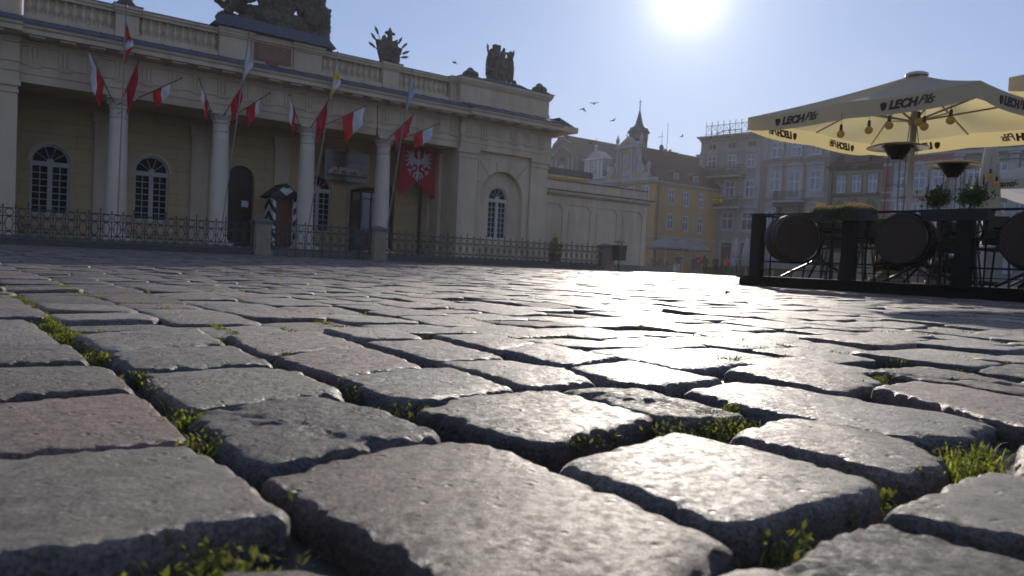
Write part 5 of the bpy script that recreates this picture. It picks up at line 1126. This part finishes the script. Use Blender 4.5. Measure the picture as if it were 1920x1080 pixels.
# planters
PUR = mat('purple flowers', (0.16,0.05,0.16), .7, trans=.3); SED = mat('rusty sedum heads', (0.36,0.17,0.10), .8, var=.6, scale=40, trans=.35, extra=(.6,.4,.2)); DPB = mat('black planter', (0.014,0.014,0.014), .6)
f1 = empty('flower_box', PL, 1.33, -.02, TZ+.70, 'long flower box thick with rusty red sedum on the railing between two barrels', 'planter')
m = MB(); m.box(-.36,-.1,0,.33,.1,.13); m.build('trough', DPB, f1)
m = MB(); leaves(m, (-.02,-.02,.12), (.26,.08,.05), 2600, .014); leaves(m, (.3,0,.1), (.08,.06,.05), 260, .013); leaves(m, (-.02,-.1,.06), (.26,.02,.05), 900, .013); m.build('foliage', LG, f1)
m = MB()
for _ in range(220): x, y = random.uniform(-.38,.33), random.uniform(-.14,.12); leaves(m, (x,y,.165+random.uniform(-.015,.025)+.02*math.sin(x*14)), (.016,.016,.006), 12, .006)
m.build('flower_heads', SED, f1)
def herbbox(x, y, z, L, lab, cl, n=1, fl=True):
    e = empty('herb_planter', PL, x, y, z, lab, 'planter')
    m = MB(); m.frustum((0,0,0), L/2-.02, .08, (0,0,.115), L/2, .1); m.build('trough', DPB, e)
    m = MB(); s = MB(); q = MB()
    for cx, w, h in cl:
        leaves(m, (cx,0,.115+h*.5), (w,.10,h*.42), 640, .022)
        for _ in range(9):
            dx = random.gauss(0,w*.7); s.tube([(cx+dx*.4,0,.1),(cx+dx,random.gauss(0,.04),.12+h*random.uniform(.6,1.05))], .003, 4)
            if fl:
                zz = .12+h*random.uniform(.9,1.3); px = cx+dx
                for k in range(6): q.blob((px,0,zz-.018*k), .008, 5)
    m.build('foliage', LG, e); s.build('stems', LG, e)
    if fl: q.build('flower_spikes', mat('dark flower spikes', (0.05,0.025,0.035), .7), e)
herbbox(2.54, .02, TZ+.69, .68, 'long black trough with dark green basil bushes on the right part of the railing', ((-.2,.14,.25),(.16,.16,.27)))
herbbox(.42, 1.0, TZ+.76, .4, 'small planter with yellow green leaves and pale purple blooms behind the left barrel', ((0,.14,.1),))
herbbox(1.15, 1.9, TZ+.5, .5, 'low planter with purple flowers on the bench back behind the railing', ((0,.14,.06),))
# tables and chairs
CAN = brickmat('rattan weave', (0.11,0.085,0.05),(0.085,0.065,0.038),(0.02,0.015,0.01), .03,.012,.004, rough=.6, plane='XZ')
TBM = mat('dark table frame', (0.018,0.015,0.013), .4)
def table():
    e = empty('cafe_table', PL, 0, 0, TZ, 'x', 'table', 'cafe tables on the terrace')
    m = MB(); m.box(-.36,-.36,.62,.36,.36,.645); m.build('table_top', DWD, e)
    for (a, b) in ((-1,-1),(1,-1),(1,1),(-1,1)):
        l = MB(); l.tube([(a*.32,b*.32,.012),(a*.05,b*.05,.22),(0,0,.34)], [.016,.018,.02], 6); l.build('leg', TBM, e)
    m = MB(); m.tube([(0,0,.2),(0,0,.62)], .026, 8); m.tube([(0,-.3,.6),(0,.3,.6)], .014, 6); m.tube([(-.3,0,.6),(.3,0,.6)], .014, 6); m.build('column', TBM, e); return e
def chair():
    e = empty('cafe_chair', PL, 0, 0, TZ, 'x', 'chair', 'rattan chairs on the terrace')
    m = MB(); m.box(-.2,-.2,.40,.2,.2,.43); m.build('seat', CAN, e)
    m = MB(); n = 8; zt = .80
    for i in range(n):
        a0, a1 = R(200+140*i/n), R(200+140*(i+1)/n)
        P = lambda a, r: (r*math.cos(a), -r*math.sin(a)-.02)
        p, q, p2, q2 = P(a0,.21), P(a1,.21), P(a0,.225), P(a1,.225); h = zt-.0*i
        m.add([(p[0],p[1],.47),(q[0],q[1],.47),(q[0],q[1],h),(p[0],p[1],h),(p2[0],p2[1],.47),(q2[0],q2[1],.47),(q2[0],q2[1],h),(p2[0],p2[1],h)], [(0,1,2,3),(5,4,7,6),(3,2,6,7),(1,0,4,5)])
    m.build('backrest', CAN, e)
    for (a, b) in ((-1,-1),(1,-1),(1,1),(-1,1)):
        l = MB(); l.tube([(a*.22,b*.23,0),(a*.18,b*.18,.41)]+([(a*.19,.1,.6),(a*.15,.2,.80)] if b > 0 else []), .013, 6); l.build('leg', TBM, e)
    for a in (-1,1): l = MB(); l.tube([(a*.2,.16,.6),(a*.22,0,.62),(a*.21,-.15,.58),(a*.18,-.18,.43)], .012, 6); l.build('armrest', TBM, e)
    return e
t0 = table(); c0_ = chair()
TS = [(.55,.75,0,'cafe table behind the left barrel'),(1.75,1.05,.1,'cafe table behind the middle barrel'),(3.1,.8,0,'cafe table seen between the last post and the right barrel'),(.9,2.6,.2,'cafe table at the back of the terrace under the parasol'),(2.6,2.5,0,'cafe table behind the glass heater on the right'),(4.3,1.6,0,'cafe table beyond the right edge of the photo')]
for i, (x, y, r_, lab) in enumerate(TS):
    o = t0 if i == 0 else copy_tree(t0); place(o, PL, x, y, TZ, r_); o['label'] = lab
CS = [(.35,1.3,0,'rattan chair behind the left table'),(1.02,.72,-1.4,'rattan chair between the left barrel and the flower box'),(1.35,.85,1.5,'rattan chair beside the post under the flower box'),(2.32,.55,2.0,'rattan chair standing left of the third post, back to the railing'),(1.9,1.6,0,'rattan chair behind the middle table'),(2.72,.75,1.4,'rattan chair just right of the third post'),(3.55,.9,-1.5,'rattan chair behind the right barrel'),(3.0,1.35,.2,'rattan chair behind the right hand table'),(.6,3.2,0,'rattan chair at the back left of the terrace'),(1.4,2.7,-1.5,'rattan chair at the back under the parasol pole'),(3.2,2.6,-1.5,'rattan chair at the back right of the terrace'),(.1,2.2,1.5,'rattan chair against the left side rail')]
for i, (x, y, r_, lab) in enumerate(CS):
    o = c0_ if i == 0 else copy_tree(c0_); place(o, PL, x, y, TZ, r_); o['label'] = lab
bnch = empty('perforated_bench', PL, 1.25, 1.7, TZ, 'dark bench with a perforated metal back behind the middle post', 'bench')
m = MB(); m.box(-.45,-.02,.46,.45,0,.70); m.box(-.47,-.03,.70,.47,.01,.73)
m.build('backrest', brickmat('perforated sheet', (0.02,0.02,0.02),(0.02,0.02,0.02),(0.16,0.16,0.15), .022,.022,.004, off=0), bnch)
m = MB(); m.box(-.45,.01,.36,.45,.4,.39); m.build('seat', TBM, bnch)
for x in (-.42,.42):
    m = MB(); m.box(x-.02,-.02,0,x+.02,.02,.459); m.build('leg', TBM, bnch); m = MB(); m.box(x-.02,.35,0,x+.02,.39,.359); m.build('leg', TBM, bnch)
# patio heaters
BSE = mat('heater base enamel', (0.34,0.29,0.22), .5); AMB = mat('reflector underside', (0.30,0.25,0.17), .22, metal=.9); 
gl = bpy.data.materials.new('clear heater glass'); gl.use_nodes = True; gb = gl.node_tree.nodes['Principled BSDF']; gb.inputs['Roughness'].default_value = .05; gb.inputs['Alpha'].default_value = .22; gb.inputs['Base Color'].default_value = (.6,.6,.58,1)
def heater(x, y, top, r, lab, rot=0):
    e = empty('patio_heater', PL, x, y, TZ, lab, 'heater', 'glass tube patio heaters on the terrace', rot)
    m = MB(); m.lathe([(r,top-.035),(r*.98,top-.02),(r*.75,top+.01),(r*.3,top+.035),(.02,top+.04)], (0,0,0), 36, cap=False); m.lathe([(r,top-.036),(r*.7,top-.01),(.2,top-.01)], (0,0,0), 36, cap=False); m.build('reflector', AMB, e, True)
    m = MB(); m.lathe([(.17,top-.012),(.155,top-.06),(.13,top-.11),(.09,top-.16),(.07,top-.19)], (0,0,0), 24)
    for k in range(5): m.lathe([(.17-.022*k,top-.02-.034*k),(.175-.022*k,top-.03-.034*k)], (0,0,0), 24)
    m.build('emitter', mat('burnt steel mesh', (0.03,0.025,0.022), .4, metal=.7), e)
    m = MB(); m.lathe([(.06,.62),(.06,top-.19)], (0,0,0), 20, cap=False); m.build('glass_tube', gl, e, True)
    for k in range(4): a = R(45+90*k); m = MB(); m.tube([(.13*math.cos(a),.13*math.sin(a),.6),(.11*math.cos(a),.11*math.sin(a),top-.12)], .006, 5); m.build('cage_rod', IRN, e)
    for z in (.95,1.3): m = MB(); m.tube([(.125*math.cos(t),.125*math.sin(t),z) for t in [i*math.pi/8 for i in range(16)]], .004, 4, closed=True); m.build('cage_ring', IRN, e)
    m = MB(); m.lathe([(.19,.05),(.19,.52),(.17,.55),(.2,.56),(.2,.6),(.12,.62)], (0,0,0), 28); m.build('gas_housing', CHR, e, True)
    m = MB(); m.lathe([(.25,.0),(.26,.02),(.25,.05)], (0,0,0), 28); m.build('base', BSE, e); return e
heater(1.02, 1.72, 1.83, .385, 'left patio heater, its broad dark dish just below the parasol')
heater(1.38, 2.55, 1.66, .37, 'right patio heater, its dish standing lower above the basil trough')
# parasols
CNV = mat('cream parasol canvas', (0.55,0.50,0.41), .85, var=.06, trans=.5, extra=(0.72,0.60,0.30)); INK = mat('dark brown print', (0.045,0.018,0.014), .7)
PPM = mat('cream parasol pole', (0.52,0.45,0.34), .4)
def canopy(a, b, ze, za, valh, nm=12):
    mb = MB(); C = [(-a,-b),(a,-b),(a,b),(-a,b)]
    for s in range(4):
        p, q = C[s], C[(s+1)%4]; g = []
        for i in range(nm+1):
            v = i/nm; row = []
            for j in range(nm+1):
                u = j/nm; x, y = (p[0]+(q[0]-p[0])*u)*v, (p[1]+(q[1]-p[1])*u)*v
                sag = -.10*math.sin(math.pi*v)*(abs(math.sin(2*math.pi*u)))-.035*math.sin(math.pi*v)
                lift = .03*abs(math.sin(2*math.pi*u))*v**3
                z = za+(ze-za)*v+sag+lift*-1; row.append((x,y,z))
            g.append(row)
        o = len(mb.v)
        for r_ in g: mb.v += r_
        for i in range(nm):
            for j in range(nm): k = o+i*(nm+1)+j; mb.f.append((k,k+1,k+nm+2,k+nm+1)); mb.mi.append(0)
        # valance
        o = len(mb.v); nx, ny = (q[1]-p[1]), -(q[0]-p[0]); L = math.hypot(nx,ny); nx, ny = nx/L, ny/L
        for i in range(4):
            for j in range(nm*2+1):
                u = j/(nm*2); v = i/3; x, y = p[0]+(q[0]-p[0])*u, p[1]+(q[1]-p[1])*u; wob = .004*math.sin(u*19+s*2)*v; e_ = 0
                z = g[nm][min(nm, j//2)][2] if j % 2 == 0 else (g[nm][j//2][2]+g[nm][min(nm,j//2+1)][2])/2
                drop = valh*v*(1-.18*math.exp(-min(u,1-u)*16))
                mb.v.append((x+nx*(wob+e_), y+ny*(wob+e_), z-drop))
        for i in range(3):
            for j in range(nm*2): k = o+i*(nm*2+1)+j; mb.f.append((k,k+1,k+nm*2+2,k+nm*2+1)); mb.mi.append(0)
    return mb
def shield(m, x, z, s, y0, y1):
    m.prism([(x+a*s, z+b*s) for a, b in ((-.42,.45),(0,.55),(.42,.45),(.42,0),(.3,-.35),(0,-.6),(-.3,-.35),(-.42,0))], y0, y1)
PC = PL.w(.837, 2.5)
PF = Frame(PC.x, PC.y, R(-56.2)); HA, HB = 1.62, 1.58
ps = empty('cafe_parasol', PF, 0, 0, TZ, 'large square cream beer garden parasol open over the terrace', 'parasol', 'open parasols of the cafes')
cn = canopy(HA, HB, 2.33, 2.96, .22).build('canopy', CNV, ps, True)
m = MB(); m.lathe([(.15,2.93),(.15,2.96),(.09,2.985),(.02,2.99)], (0,0,0), 16); m.build('top_cap', PPM, ps)
m = MB(); m.tube([(0,0,0),(0,0,2.93)], .043, 12); m.build('pole', PPM, ps)
m = MB()
for k in range(8):
    x, y = ((-HA,-HB),(0,-HB),(HA,-HB),(HA,0),(HA,HB),(0,HB),(-HA,HB),(-HA,0))[k]; m.tube([(x*.03,y*.03,2.88),(x*.97,y*.97,2.31)], .014, 6)
m.build('rib', PPM, ps); m = MB()
for k in range(8):
    x, y = ((-HA,-HB),(0,-HB),(HA,-HB),(HA,0),(HA,HB),(0,HB),(-HA,HB),(-HA,0))[k]; m.tube([(x*.03,y*.03,2.30),(x*.55,y*.55,2.53)], .014, 6)
m.lathe([(.07,2.24),(.08,2.3),(.07,2.36)], (0,0,0), 12); m.build('strut', PPM, ps)
m = MB(); m.tube([(.05,0,2.2),(.09,0,1.95),(.06,0,1.75)], .006, 5); m.tube([(-.05,0,2.4),(-.08,0,1.9),(-.04,0,1.7)], .006, 5); m.build('cord', mat('rope', (0.2,0.18,0.14)), ps)
for s, (rz, hx, hy) in enumerate(((0,HA,HB),(90,HB,HA),(180,HA,HB),(270,HB,HA))):
    for f in (-.52, .45):
        M = Matrix.Rotation(R(rz), 3, 'Z'); pos = lambda x, z: M@Vector((x, -hy-.001, z))
        zc = 2.195
        o = text('LECH', .145, INK, cn, pos(f*hx, zc), (R(90),0,R(rz)), ext=.007, shear=.22, off=.007, name='lettering')
        o2 = text('Pils', .16, INK, cn, pos(f*hx+.275, zc+.012), (R(90),0,R(rz+0)), ext=.007, shear=.55, off=.0, name='lettering', space=.9)
        m = MB(); shield(m, -.245, 0, .095, -.007, .007); so = m.build('shield_emblem', INK, cn); so.location = pos(f*hx, zc); so.rotation_euler = (0,0,R(rz))
def bulb(x, y, ztop, drop, lab, fr=PL, group='bulbs strung under the large parasol'):
    e = empty('hanging_bulb', fr, x, y, ztop-drop, lab, 'light bulb', group)
    m = MB(); m.tube([(0,0,.1),(0,0,drop)], .003, 4); m.build('cord', BLK, e); m = MB(); m.lathe([(.008,.13),(.018,.12),(.02,.06),(.018,.045)], (0,0,0), 10); m.build('socket', BLK, e)
    m = MB(); m.blob((0,0,0), .05, 16); m.lathe([(.03,.04),(.018,.05)], (0,0,0), 12); 
    g_ = m.build('globe', AMBG, e, True); m = MB(); m.tube([(0,0,.04),(0,0,-.01)], .004, 5); m.blob((0,0,0), (.008,.008,.018), 6); m.build('filament', GLD, g_)
AMBG = mat('amber bulb glass', (0.60,0.42,0.12), .12, var=.15, trans=.75, extra=(1.0,0.75,0.25))
for x, y, z, lab in ((1.0-.33,.9,2.04,'amber globe bulb, leftmost under the parasol'),(1.34-.32,.95,2.06,'amber globe bulb, second from the left'),(1.55-.27,.95,2.09,'amber globe bulb left of the parasol pole'),(1.88-.24,.95,2.09,'amber globe bulb just right of the parasol pole'),(1.95-.24,.95,2.03,'slightly lower amber bulb touching its neighbour right of the pole'),(2.21-.2,.95,2.07,'amber globe bulb, rightmost under the parasol')):
    bulb(x, y, z+.28, .28, lab)
P2 = PL.w(3.45, 4.6); ps2 = empty('cafe_parasol', Frame(P2.x,P2.y,R(-54)), 0, 0, TZ, 'second cream parasol cut by the upper right corner of the photo', 'parasol', 'open parasols of the cafes')
cn2 = canopy(1.6, 1.6, 2.85, 3.5, .22).build('canopy', CNV, ps2, True); m = MB(); m.tube([(0,0,0),(0,0,3.45)], .043, 12); m.build('pole', PPM, ps2)
for rz in (0,90,180,270):
    M = Matrix.Rotation(R(rz), 3, 'Z')
    for f in (-.52,.45): text('LECH', .145, INK, cn2, M@Vector((f*1.6,-1.601,2.71)), (R(90),0,R(rz)), ext=.007, shear=.22, off=.007)
def closed(fr, x, y, h, r, lab, group, z0=None, m_=None):
    e = empty('closed_parasol', fr, x, y, gz(fr,x,y) if z0 is None else z0, lab, 'parasol', group); n = 24
    mb = MB()
    prof = [(.25,r*.9),(.3,r),(.5,r*1.05),(.75,r*.75),(.93,r*.4),(1.0,r*.1)]
    for t, q in prof:
        for i in range(n): a = 2*math.pi*i/n; k = q*(1+.28*(1 if i % 2 else -1)*(1.1-t)); mb.v.append((k*math.cos(a), k*math.sin(a), t*h))
    for j in range(len(prof)-1):
        for i in range(n): mb.f.append((j*n+i,j*n+(i+1)%n,(j+1)*n+(i+1)%n,(j+1)*n+i)); mb.mi.append(0)
    mb.build('cloth', m_ or WCV, e, True); mb = MB(); mb.tube([(0,0,0),(0,0,h*1.0)], .03, 8); mb.build('pole', PPM, e); mb = MB(); mb.lathe([(.25,0),(.24,.08)], (0,0,0), 12); mb.build('base', DKM, e); return e
WCV = mat('white parasol canvas', (0.55,0.54,0.52), .85, var=.05, trans=.5)
closed(PL, .62, 5.7, 2.75, .16, 'closed white parasol with two black sockets hanging on it at the back of the terrace', 'closed parasols', TZ)
for x, z in ((.74,1.95),(.84,1.82)):
    bulb(x, 5.42, z+.35, .35, 'black bulb socket on a cord against the closed white parasol'+(', the upper one' if z > 1.9 else ', the lower one'), PL, 'bulbs on the closed parasol')
A3 = PL.w(1.95, 7.6); av = empty('cafe_parasol', Frame(A3.x,A3.y,R(-50)), 0, 0, 0, 'white parasol of the neighbouring cafe cut by the right edge, with script lettering', 'parasol', 'open parasols of the cafes')
cn3 = canopy(1.75, 1.75, 1.97, 2.75, .17).build('canopy', WCV, av, True); m = MB(); m.tube([(0,0,0),(0,0,2.7)], .04, 10); m.build('pole', PPM, av)
for f in (-.72,.1): text('-Avanti-', .15, BLK, cn3, (f*1.75,-1.77,1.86), ext=.006, shear=.45, off=.003)
# far umbrellas, closed parasols along the grey house, people
def farumb(x, y, s, lab):
    e = empty('far_parasol', WORLD, x, y, float(zg(x,y)), lab, 'parasol', 'open parasols in front of the yellow house')
    m = MB(); m.lathe([(s,2.05),(s,2.2),(s*.5,2.75),(.05,3.15)], (0,0,0), 8, cap=False); m.build('canopy', mat('shaded grey white canvas', (0.17,0.17,0.165), .9), e); m = MB(); m.tube([(0,0,0),(0,0,3.1)], .04, 6); m.build('pole', PPM, e)  # shade painted in: canvas colour darkened because these parasols stand in shade
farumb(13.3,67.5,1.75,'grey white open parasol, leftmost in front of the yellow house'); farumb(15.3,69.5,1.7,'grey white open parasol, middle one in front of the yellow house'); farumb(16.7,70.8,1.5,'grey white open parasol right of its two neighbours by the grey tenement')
for x, y, lab in ((19.9,69.0,'tall closed parasol by the right shop door of the grey tenement'),(20.7,68.4,'tall closed parasol just left of the terrace corner post'),(22.3,66.0,'tall closed parasol seen between corner post and left barrel')): closed(WORLD, x, y, 3.4, .38, lab, 'closed parasols before the tenements')
SKN = mat('skin', (0.42,0.24,0.17), .6); JN = {}
def cloth(n, c): return mat('cloth '+n, c, .9, var=.15, scale=8)
def person(x, y, rot, s, lab, jack, trou, hair, arms=((0,0),(0,0)), stride=.1, skirt=False, long_=1.0, bag=None):
    e = empty('person', WORLD, x, y, float(zg(x,y)), lab, 'person', None, rot); 
    def J(o, vox=.018):
        rm = o.modifiers.new('r','REMESH'); rm.mode = 'VOXEL'; rm.voxel_size = vox; rm.use_smooth_shade = True; o.scale = (s,s,s); return o
    st = stride; hx = .09
    hip = {-1:(-hx,0,.92), 1:(hx,0,.92)}; kn = {-1:(-hx-.01,-st*.5-.03,.5), 1:(hx+.01,st*.3-.03,.5)}; an = {-1:(-hx-.01,-st,.08), 1:(hx+.01,st,.08)}
    sh = {-1:(-.19,0,1.42), 1:(.19,0,1.42)}; el = {}; ha = {}
    for k, (fw, up) in zip((-1,1), arms):
        el[k] = (k*.26, -.05-.18*fw, 1.14+.10*up); ha[k] = (k*(.27-.12*up), -.08-.42*fw-.05*up, .90+.55*up+.12*fw)
    b = MB(); b.blob((0,-.01,1.64), (.078,.095,.115), 14); b.blob((0,-.105,1.63), (.014,.02,.02), 6); b.blob((.075,0,1.63),(.012,.02,.028),6); b.blob((-.075,0,1.63),(.012,.02,.028),6); b.tube([(0,0,1.42),(0,0,1.56)], [.06,.055], 10)
    b.tube([(0,0,.95),(0,0,1.2),(0,0,1.4)], [.11,.11,.13], 10)
    for k in (-1,1):
        b.tube([hip[k],kn[k],an[k]], [.07,.05,.035], 8); b.tube([sh[k],el[k],ha[k]], [.045,.035,.024], 8); h = Vector(ha[k]); d = (h-Vector(el[k])).normalized()
        b.blob(h+d*.04, (.035,.022,.045), 8)
        for q in range(4): b.tube([h+d*.05+Vector((.016*(q-1.5),0,0)), h+d*(.105+.008*(q in (1,2)))+Vector((.018*(q-1.5),-.01,0))], [.011,.009], 5)
        b.tube([h+d*.03, h+d*.06+Vector((-k*.035,-.015,0))], [.012,.009], 5)
    J(b.build('body', SKN, e, True), .013)
    b = MB()
    for k in (-1,1):
        b.tube([hip[k],kn[k],(an[k][0],an[k][1],.10)], [.11,.078,.062], 10)
    b.tube([(0,0,.86),(0,0,1.0)], [.17,.155], 12); J(b.build('trousers', trou, e, True))
    b = MB(); b.tube([(0,.01,.95-.12*long_),(0,.01,1.12),(0,.01,1.35),(0,0,1.47)], [.19,.165,.19,.09], 14)
    for k in (-1,1): b.tube([(sh[k][0]*.8,0,1.40),el[k],Vector(el[k]).lerp(Vector(ha[k]),.85)], [.085,.062,.05], 10)
    J(b.build('jacket', jack, e, True))
    b = MB(); b.blob((0,.025,1.675), (.09,.095,.105), 12); b.blob((0,.06,1.62), (.08,.05,.09), 10); J(b.build('hair', hair, e, True), .012)
    b = MB()
    for k in (-1,1): b.blob((an[k][0],an[k][1]-.06,.04), (.045,.13,.045), 10)
    J(b.build('shoes', BLK, e, True))
    return e
bl = cloth('black', (0.015,0.015,0.017)); navy = cloth('navy', (0.03,0.04,0.07)); gr = cloth('green', (0.02,0.035,0.025)); rd = cloth('red', (0.30,0.012,0.03)); be = cloth('beige', (0.42,0.36,0.29)); org = cloth('orange red', (0.6,0.05,0.02)); lb_ = cloth('light blue', (0.22,0.30,0.42)); pu = cloth('plum', (0.10,0.05,0.09))
gh_ = mat('grey hair', (0.55,0.53,0.50), .7); bh = mat('brown hair', (0.06,0.035,0.02), .7)
p1 = person(14.0,65.3,.15,.97,'person with pale hair and beige trousers holding both hands to the face', navy, be, gh_, ((.35,.95),(.35,.95)), .05)
m = MB(); m.prism([(-.15,0),(-.18,.2),(-.06,.36),(-.03,.55),(.03,.55),(.06,.36),(.18,.2),(.15,0)], -.06, .06); bg_ = m.build('shopping_bag', mat('white bag', (0.5,0.5,0.48), .6), None); place(bg_, WORLD, 13.66, 65.2, float(zg(13.66,65.2))+.18); tag(bg_, 'white carrier bag beside the person in beige trousers', 'bag')
person(15.0,62.2,-.9,1.0,'person in a crimson jacket and dark jeans standing side on', rd, navy, bh, ((.75,.4),(.5,.2)), .05)
person(16.4,70.0,.3,.95,'person in a plum coat standing by the corner of the grey tenement', pu, bl, bh)
person(17.6,70.5,.1,1.0,'person in dark green standing left of the shop door', gr, bl, bh)
person(18.75,71.3,-.2,1.0,'person in black standing against the grey tenement wall', bl, bl, bh)
p6 = person(18.75,65.4,.5,1.0,'person in a pale blue jacket walking toward the terrace', lb_, navy, bh, ((.2,0),(.4,.1)), .28)
person(18.45,66.6,.3,.98,'person in an orange red jacket half hidden behind the person in pale blue', org, navy, bh, ((.2,0),(.4,.1)), .2)
for k_,(x, y, r_, sc_, ja, tr, lab) in enumerate(((19.6,67.0,1.0,.97,bl,bl,'person in black seated side at the closed parasols'),(20.9,66.5,2.2,.95,navy,bl,'person in navy near the terrace corner post'),(17.9,72.2,2.8,.95,rd,bl,'person in a small red top behind the green one'))): person(x,y,r_,sc_,lab,ja,tr,bh)
hd = empty('clipped_hedge', WORLD, 20.2, 70.2, -.2, 'dark low hedge and screen in front of the grey tenement', 'hedge', None, R(-47))
m = MB(); m.box(-2.9,-.2,0,5.5,.2,.7); leaves(m, (1.2,0,.75), (4.2,.25,.12), 1500, .05); m.build('foliage', LG, hd)
# bicycles at the wing corner
def bicycle(x, y, rot, lab):
    e = empty('bicycle', WORLD, x, y, float(zg(x,y)), lab, 'bicycle', 'bicycles parked behind the wing', rot)
    for wx in (-.52,.52):
        m = MB(); m.tube([(wx+.33*math.cos(a),0,.345+.33*math.sin(a)) for a in [i*math.pi/12 for i in range(24)]], .018, 5, closed=True); w = m.build('wheel', BLK, e)
        m = MB(); [m.tube([(wx,0,.345),(wx+.32*math.cos(a),0,.345+.32*math.sin(a))], .002, 3) for a in [i*math.pi/6 for i in range(12)]]; m.build('spokes', CHR, w)
    m = MB(); P = {'r':(-.52,0,.345),'b':(-.1,0,.3),'s':(-.22,0,.82),'h':(.36,0,.82),'f':(.52,0,.345)}
    for a, b in ('rb','rs','bs','bh','sh','hf'): m.tube([P[a],P[b]], .016, 6)
    m.tube([P['s'],(-.25,0,.93)], .014, 6); m.tube([P['h'],(.33,0,1.0)], .014, 6); m.build('frame', DKM, e)
    m = MB(); m.blob((-.25,0,.96), (.14,.07,.035), 8); m.build('saddle', BLK, e); m = MB(); m.tube([(.2,-.28,1.04),(.35,-.15,1.02),(.35,.15,1.02),(.2,.28,1.04)], .014, 6); m.build('handlebar', CHR, e)
    m = MB(); m.tube([(-.9,-.03,.7),(-.52,-.03,.72),(-.2,-.03,.72)], .01, 5); m.build('mudguard', CHR, e)
for x, y, r_, lab in ((10.35,56.5,.15,'dark bicycle parked nearest the wing corner'),(11.2,57.5,.3,'dark bicycle parked right of the other bicycle')): bicycle(x, y, r_, lab)
# birds
BRD = mat('dark bird feathers', (0.03,0.03,0.035), .8)
def bird(px, py, D, sp, roll, flap, lab):
    x = (px-960); y = -(py-540); c, s = math.cos(ROLL), math.sin(ROLL); xr, yr = x*c-y*s, x*s+y*c
    c, s = math.cos(-PITCH), math.sin(-PITCH); sp *= .8; d = Vector((xr, F_PX*c-yr*s, F_PX*s+yr*c)).normalized()*D
    m = MB(); m.blob((0,0,0), (.04,.13,.04), 8); m.blob((0,-.17,.015), (.03,.04,.03), 6); m.prism([(-.03,.1),(.03,.1),(.06,.3),(-.06,.3)], -.006, .006, 'xy')
    for k in (-1,1):
        p = [Vector((k*.03,-.07,.02)), Vector((k*sp*.45,-.10,flap*.6)), Vector((k*sp,.04,flap)), Vector((k*sp*.45,.06,flap*.55)), Vector((k*.03,.09,.02))]
        m.add([tuple(q) for q in p]+[tuple(q-Vector((0,0,.012))) for q in p], [(0,1,3,4),(1,2,3),(5,9,8,6),(6,8,7),(0,5,6,1),(1,6,7,2),(2,7,8,3),(3,8,9,4)])
    o = m.build('bird', BRD, None); o.location = Vector((0,0,CAM_H))+d; o.rotation_euler = (0, roll, random.uniform(-.6,.6)); tag(o, lab, 'bird', 'birds circling over the square')
for a in ((1093,204,48,.34,.1,-.14,'dark bird with drooping wings, left of the pair above the wing'),(1114,194,46,.36,-.05,.06,'dark bird gliding with level wings, right of the pair above the wing'),(1150,226,48,.34,-.5,.1,'bird banking with wings tilted left of the spire'),(852,118,46,.15,.1,.1,'small lone bird above the balustrade between the two trophies'),(1062,254,50,.26,.5,-.1,'bird right at the cornice corner of the pavilion'),(1108,268,55,.2,-.4,.08,'tiny bird over the grey gabled house'),(1279,256,60,.26,-.9,.1,'tiny bird right of the antennas above the yellow house roof')): bird(*a)
lf_ = MB(); leaves(lf_, (0,0,.006), (.02,.02,.002), 5, .02); lo = lf_.build('fallen_leaf', mat('dry leaf', (0.16,0.05,0.02)), None); lo.location = (1.65, 5.9, .005); tag(lo, 'small dry brown leaf lying on the sunlit setts', 'leaf')
# ---- sunlit air between the camera and the far side of the square
m = MB(); m.box(-140,-40,-1.2,140,200,30); hz_ = m.build('haze', None, None); hz_.data.materials.clear()
hm = bpy.data.materials.new('sunlit air'); hm.use_nodes = True; hm.node_tree.nodes.clear(); ho = hm.node_tree.nodes.new('ShaderNodeOutputMaterial'); hv = hm.node_tree.nodes.new('ShaderNodeVolumePrincipled')
hv.inputs['Color'].default_value = (1.0,0.97,0.94,1); hv.inputs['Density'].default_value = 0.00042; hv.inputs['Anisotropy'].default_value = 0.5
hm.node_tree.links.new(hv.outputs[0], ho.inputs['Volume']); hz_.data.materials.append(hm); tag(hz_, None, None, kind='stuff')
